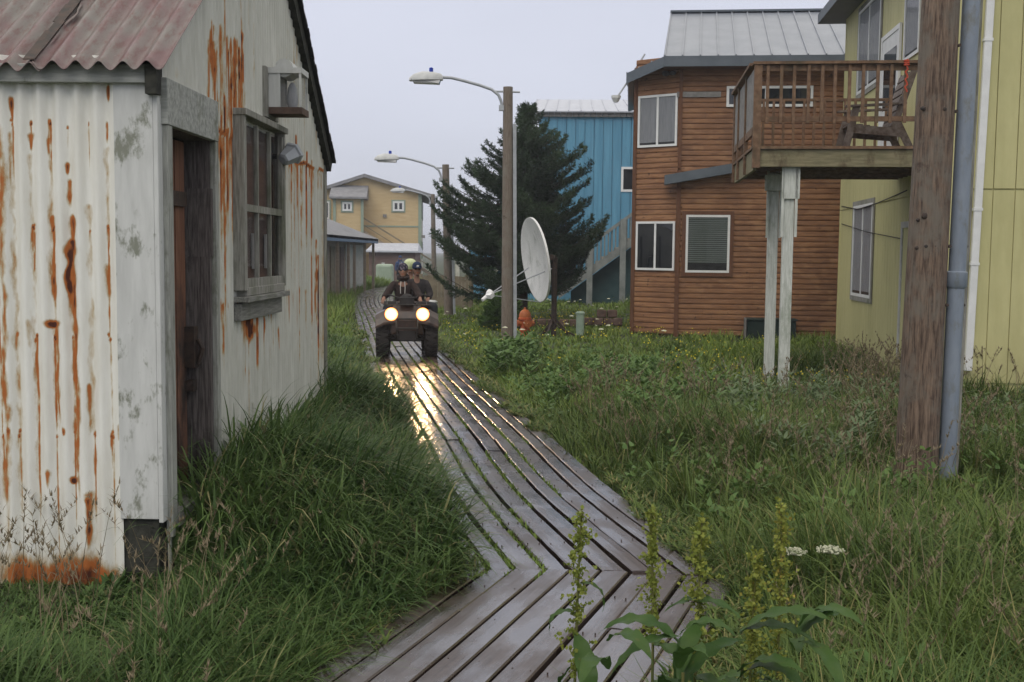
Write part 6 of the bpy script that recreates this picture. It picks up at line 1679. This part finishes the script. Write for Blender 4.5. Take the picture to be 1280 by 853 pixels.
        MB().lathe([(.122, .003), (.121, .018), (.110, .021), (.109, .004)], (0, 0, 0), 24, Rx).build('glare_ring_outer', M['headlight_glare_outer'], hl, smooth=True)  # fainter orange ring, outer edge of the imitated glare halo
    # bumper / brush guard, racks
    m = MB()
    for s in (-1, 1): m.tube([(s * .12, -.85, .34), (s * .17, -1.04, .36), (s * .19, -1.08, .55), (s * .19, -1.02, .72)], .016, 8)
    m.tube([(-.19, -1.08, .55), (.19, -1.08, .55)], .016, 8).tube([(-.19, -1.02, .72), (.19, -1.02, .72)], .016, 8).box(-.15, .15, -1.03, -1.0, .33, .50); m.build('bumper', M['atv_black'], root)
    m = MB()
    for x in (-.36, -.18, 0, .18, .36): m.tube([(x, -.98, .97), (x, -.46, 1.0)], .011, 6)
    for y in (-.98, -.72, -.46): m.tube([(-.42, y, .975 + (y + .98) * .05), (.42, y, .975 + (y + .98) * .05)], .013, 6)
    m.box(-.13, .13, -.85, -.6, .985, 1.10); m.build('front_rack', M['atv_black'], root)
    m = MB()
    for x in (-.36, -.12, .12, .36): m.tube([(x, .55, .93), (x, 1.05, .93)], .012, 6)
    for y in (.55, .8, 1.05): m.tube([(-.42, y, .93), (.42, y, .93)], .013, 6)
    m.build('rear_rack', M['atv_black'], root)
    MB().box(-.16, .16, -.12, .85, .72, .84).build('seat', M['atv_black'], root, bevel=.04)
    hb = MB().tube([(-.40, -.20, 1.10), (-.30, -.24, 1.12), (-.12, -.30, 1.06), (0, -.32, 1.04), (.12, -.30, 1.06), (.30, -.24, 1.12), (.40, -.20, 1.10)], .015, 8).tube([(0, -.32, 1.05), (0, -.36, .8)], .03).build('handlebar', M['atv_black'], root)
    MB().tube([(-.42, -.19, 1.10), (-.30, -.24, 1.12)], .021, 8).tube([(.42, -.19, 1.10), (.30, -.24, 1.12)], .021, 8).build('grip', M['rubber'], hb)
    MB().ell((0, -.36, 1.09), (.10, .05, .06), 12, 8).build('instrument_pod', M['atv_black'], hb, smooth=True)
    # its two lamps light the planks
    for s in (-1, 1):
        l = bpy.data.lights.new('headlight_beam', 'SPOT'); l.energy = 60; l.color = (1.0, .62, .30); l.spot_size = R(60); l.spot_blend = .8; l.shadow_soft_size = .08
        o = bpy.data.objects.new('headlight_beam', l); COL.objects.link(o); o.parent = root; o.location = (s * .285, -1.03, .80)
        o.rotation_euler = (Vector((0, 1, .42))).to_track_quat('Z', 'Y').to_euler()
quad()

def skin_body(name, joints, edges, radii, mat, parent, sub=2, rootj=0, smooth=True):
    me = bpy.data.meshes.new(name); me.from_pydata([tuple(j) for j in joints], edges, []); me.materials.append(mat)
    o = bpy.data.objects.new(name, me); COL.objects.link(o)
    if parent: o.parent = parent
    s = o.modifiers.new('skin', 'SKIN'); s.use_smooth_shade = True; s.branch_smoothing = .6
    for i, r_ in enumerate(radii):
        v = me.skin_vertices[0].data[i]; v.radius = r_ if isinstance(r_, tuple) else (r_, r_); v.use_root = (i == rootj)
    ss = o.modifiers.new('sub', 'SUBSURF'); ss.levels = sub; ss.render_levels = sub
    return o
def rider(x, y, lean, label, jk, hat, seat_z=.86, head_turn=0.0, driver=False, s=1.0, standing=False, hooded=False, hat_style='beanie', helmet=False, arms='knees'):
    """body faces -y; seated with hips at seat_z"""
    J = []; E = []; Rr = []
    def j(p, r_, par=None):
        J.append(Vector(p)); Rr.append(r_)
        if par is not None: E.append((par, len(J) - 1))
        return len(J) - 1
    z = seat_z + .05
    pel = j((0, .04, z), (.15, .12)); ab = j((0, .02 + lean * .1, z + .17), (.14, .105), pel); chs = j((0, lean * .22, z + .36), (.155, .11), ab); nb = j((0, lean * .30, z + .50), (.075, .07), chs); nk = j((0, lean * .33 - .01, z + .56), (.052, .052), nb)
    hz = z + .69; hy = lean * .36 - .03
    j((0, hy, z + .63), (.062, .072), nk)
    for sgn in (-1, 1):
        sh = j((sgn * .185, lean * .28, z + .45), .055, chs)
        if arms == 'bars': el = j((sgn * .30, lean * .28 - .17, z + .25), .042, sh); wr = j((sgn * .35, -.40, z + .20), .028, el); fdir = Vector((0, -.6, -.5))
        elif arms == 'down': el = j((sgn * .24, .02, z + .18), .042, sh); wr = j((sgn * .25, -.05, z - .06), .028, el); fdir = Vector((0, -.1, -1))
        else: el = j((sgn * .26, lean * .28 - .05, z + .22), .042, sh); wr = j((sgn * .20, -.26, z + .14), .028, el); fdir = Vector((-.3 * sgn, -.9, -.2))
        fdir.normalize(); pw = J[wr]; pm = j(pw + fdir * .05, (.034, .018), wr)
        sdv = Vector((1, 0, 0)) if abs(fdir.x) < .8 else Vector((0, 1, 0))
        for k_, (o_, ln) in enumerate(((-.027, .065), (-.009, .075), (.009, .072), (.027, .058))):
            a = j(J[pm] + sdv * o_ + fdir * .03, .009, pm); b = j(J[a] + (fdir + Vector((0, .15, -.5))).normalized() * ln * .55, .008, a); j(J[b] + (fdir * .2 + Vector((0, .35, -.8))).normalized() * ln * .45, .007, b)
        t = j(J[wr] - sdv * sgn * .035 + fdir * .03, .010, wr); j(J[t] - sdv * sgn * .01 + fdir * .035, .008, t)
        if standing: hp = j((sgn * .10, .03, z - .08), .085, pel); kn = j((sgn * .11, .0, z - .45), .055, hp); an = j((sgn * .12, .04, z - .84), .038, kn); j((sgn * .13, -.10, z - .88), .035, an)
        else: hp = j((sgn * .12, -.05, z - .02), .085, pel); kn = j((sgn * .30, -.40, z + .02), .058, hp); an = j((sgn * .30, -.22, z - .44), .04, kn); j((sgn * .31, -.38, z - .50), .036, an)
    rt = empty('person', (0, 0, 0)); 
    body = skin_body('body', J, E, Rr, M['skin'], rt, 2)
    # head with a face, part of the body in look; its own mesh under the person
    h = MB().ell((0, hy, hz), (.073, .092, .115), 18, 14)
    h.ell((0, hy - .088, hz - .012), (.013, .022, .022), 8, 6)         # nose
    for sgn in (-1, 1): h.ell((sgn * .074, hy + .005, hz - .005), (.012, .025, .032), 8, 6)
    h.ell((0, hy - .03, hz - .075), (.045, .055, .04), 12, 8)
    hd_ = h.build('head', M['skin'], rt, smooth=True)
    MB().ell((0, hy - .082, hz - .052), (.028, .012, .007), 10, 6).build('mouth', M['hydrant_cap'], hd_, smooth=True)
    m = MB()
    for sgn in (-1, 1): m.ell((sgn * .031, hy - .078, hz + .018), (.024, .014, .016), 10, 6)
    m.bar((-.07, hy - .06, hz + .022), (.07, hy - .06, hz + .022), .05, .008); m.build('sunglasses', M['black'], hd_, smooth=True)
    # clothing
    def sub(idx_pred, grow): pass
    Jc = [J[0] + Vector((0, 0, -.04)), J[1], J[2], J[3]]; Ec = [(0, 1), (1, 2), (2, 3)]; Rc = [(.20, .165), (.19, .155), (.205, .16), (.115, .11)]; Jc[3] = J[3] + Vector((0, 0, .065)); Jc[2] = J[2] + Vector((0, 0, .04))
    per = (len(J) - 6) // 2
    for a in (0, 1):
        b0 = 6 + a * per; sh, el, wr = J[b0], J[b0 + 1], J[b0 + 2]
        n0 = len(Jc); Jc += [sh, el, wr + (el - wr) * .08]; Rc += [.092, .074, .052]; Ec += [(2, n0), (n0, n0 + 1), (n0 + 1, n0 + 2)]
    skin_body('hooded_jacket' if hooded else 'jacket', Jc, Ec, Rc, M[jk], rt, 2)
    if hooded:
        MB().lathe([(.10, -.03), (.125, .0), (.12, .05), (.09, .07)], (0, hy + .045, z + .555), 16, Matrix.Rotation(.35, 3, 'X')).build('hood', M[jk], rt, smooth=True)
        for sgn in (-1, 1): MB().tube([(sgn * .035, lean * .3 - .12, z + .50), (sgn * .045, lean * .25 - .155, z + .38), (sgn * .04, lean * .2 - .165, z + .27)], .007, 6).build('drawstring', M['cord'], rt)
    Jt = [J[0] + Vector((0, 0, -.03))]; Rt = [(.165, .135)]; Et = []
    for a in (0, 1):
        b0 = 6 + a * per + per - 4; hp, kn, an = J[b0], J[b0 + 1], J[b0 + 2]
        n0 = len(Jt); Jt += [hp, kn, an]; Rt += [.105, .078, .062]; Et += [(0, n0), (n0, n0 + 1), (n0 + 1, n0 + 2)]
        f = J[b0 + 3]; d_ = (f - an).normalized(); MB().ell(f + Vector((0, .02, 0)), (.055, .15, .055), 12, 8).ell(an + Vector((0, 0, -.02)), (.058, .065, .07), 10, 8).build('boot', M['rubber'], rt, smooth=True)
    skin_body('trousers', Jt, Et, Rt, M['trouser'], rt, 2)
    # hair and headgear
    MB().ell((0, hy + .028, hz + .0), (.082, .085, .115), 16, 10).build('hair', M['hair'], rt, smooth=True)
    g = MB()
    prof = [(.088, .0), (.092, .02), (.092, .05), (.084, .085), (.062, .115), (.03, .132), (.004, .137)]
    if helmet: prof = [(.10, -.06), (.118, -.02), (.128, .03), (.122, .08), (.095, .12), (.05, .145), (.004, .15)]
    Rh = Matrix.Diagonal(Vector((1, 1.15, 1)))
    g.lathe(prof, (0, hy + .008, hz + .028), 20, Rh)
    if hat_style == 'cap': g.ell((0, hy - .11, hz + .045), (.07, .07, .012), 12, 6)
    if hat_style == 'pom': g.ell((0, hy, hz + .18), (.03, .03, .03), 10, 8)
    ht = g.build('helmet' if helmet else ('cap' if hat_style == 'cap' else 'knit_hat'), M[hat], rt, smooth=True)
    if hat_style == 'cap': MB().ell((0, hy - .098, hz + .078), (.028, .01, .018), 8, 6).build('cap_badge', M['cord'], ht)
    rt.scale = (s, s, s)
    tag(rt, label, 'person')
    return rt
Ma = Matrix.Rotation(ARZ, 3, 'Z')
def put(r_, x, y, z, rz=0):
    v = Ma @ Vector((x, y, 0)); r_.location = (AX + v.x, AY + v.y, z); r_.rotation_euler = (0, 0, ARZ + rz)
put(rider(0, 0, -.12, 'driver of the quad bike in a dark hoodie, patterned knit hat and sunglasses', 'jacket', 'hat_dark', seat_z=.86, hooded=True, arms='bars'), -.06, .10, -.04, R(-4))
put(rider(0, 0, -.2, 'passenger in a dark jacket and blue cap leaning out behind the driver', 'jacket_b', 'hat_blue', seat_z=.86, hat_style='cap'), .19, .50, -.02, R(8))
put(rider(0, 0, 0.0, 'rear passenger mostly hidden, wearing a pale lime helmet', 'jacket_c', 'hat_lime', seat_z=.86, helmet=True), .08, .84, .02, 0)
p_ = rider(0, 0, 0.0, 'distant person in a blue jacket standing by the brown shed', 'jacket_blue', 'jacket_blue', seat_z=.92, standing=True, arms='down', hat_style='beanie', hooded=True)
q = P(500, 330, 64.5); p_.location = (q.x, q.y, -.14); p_.rotation_euler = (0, 0, R(20))
# ================================================================== AIR
HAZE = 0.0013
def haze():
    m = bpy.data.materials.new('haze'); m.use_nodes = True; n = m.node_tree; n.nodes.clear()
    o_ = n.nodes.new('ShaderNodeOutputMaterial'); v = n.nodes.new('ShaderNodeVolumePrincipled')
    v.inputs['Color'].default_value = (.86, .88, .96, 1); v.inputs['Density'].default_value = HAZE; v.inputs['Anisotropy'].default_value = 0.3
    n.links.new(v.outputs[0], o_.inputs['Volume'])
    o = MB().box(-910, 910, -310, 1210, -1.6, 12).build('haze', m); tag(o, kind='stuff')
haze()
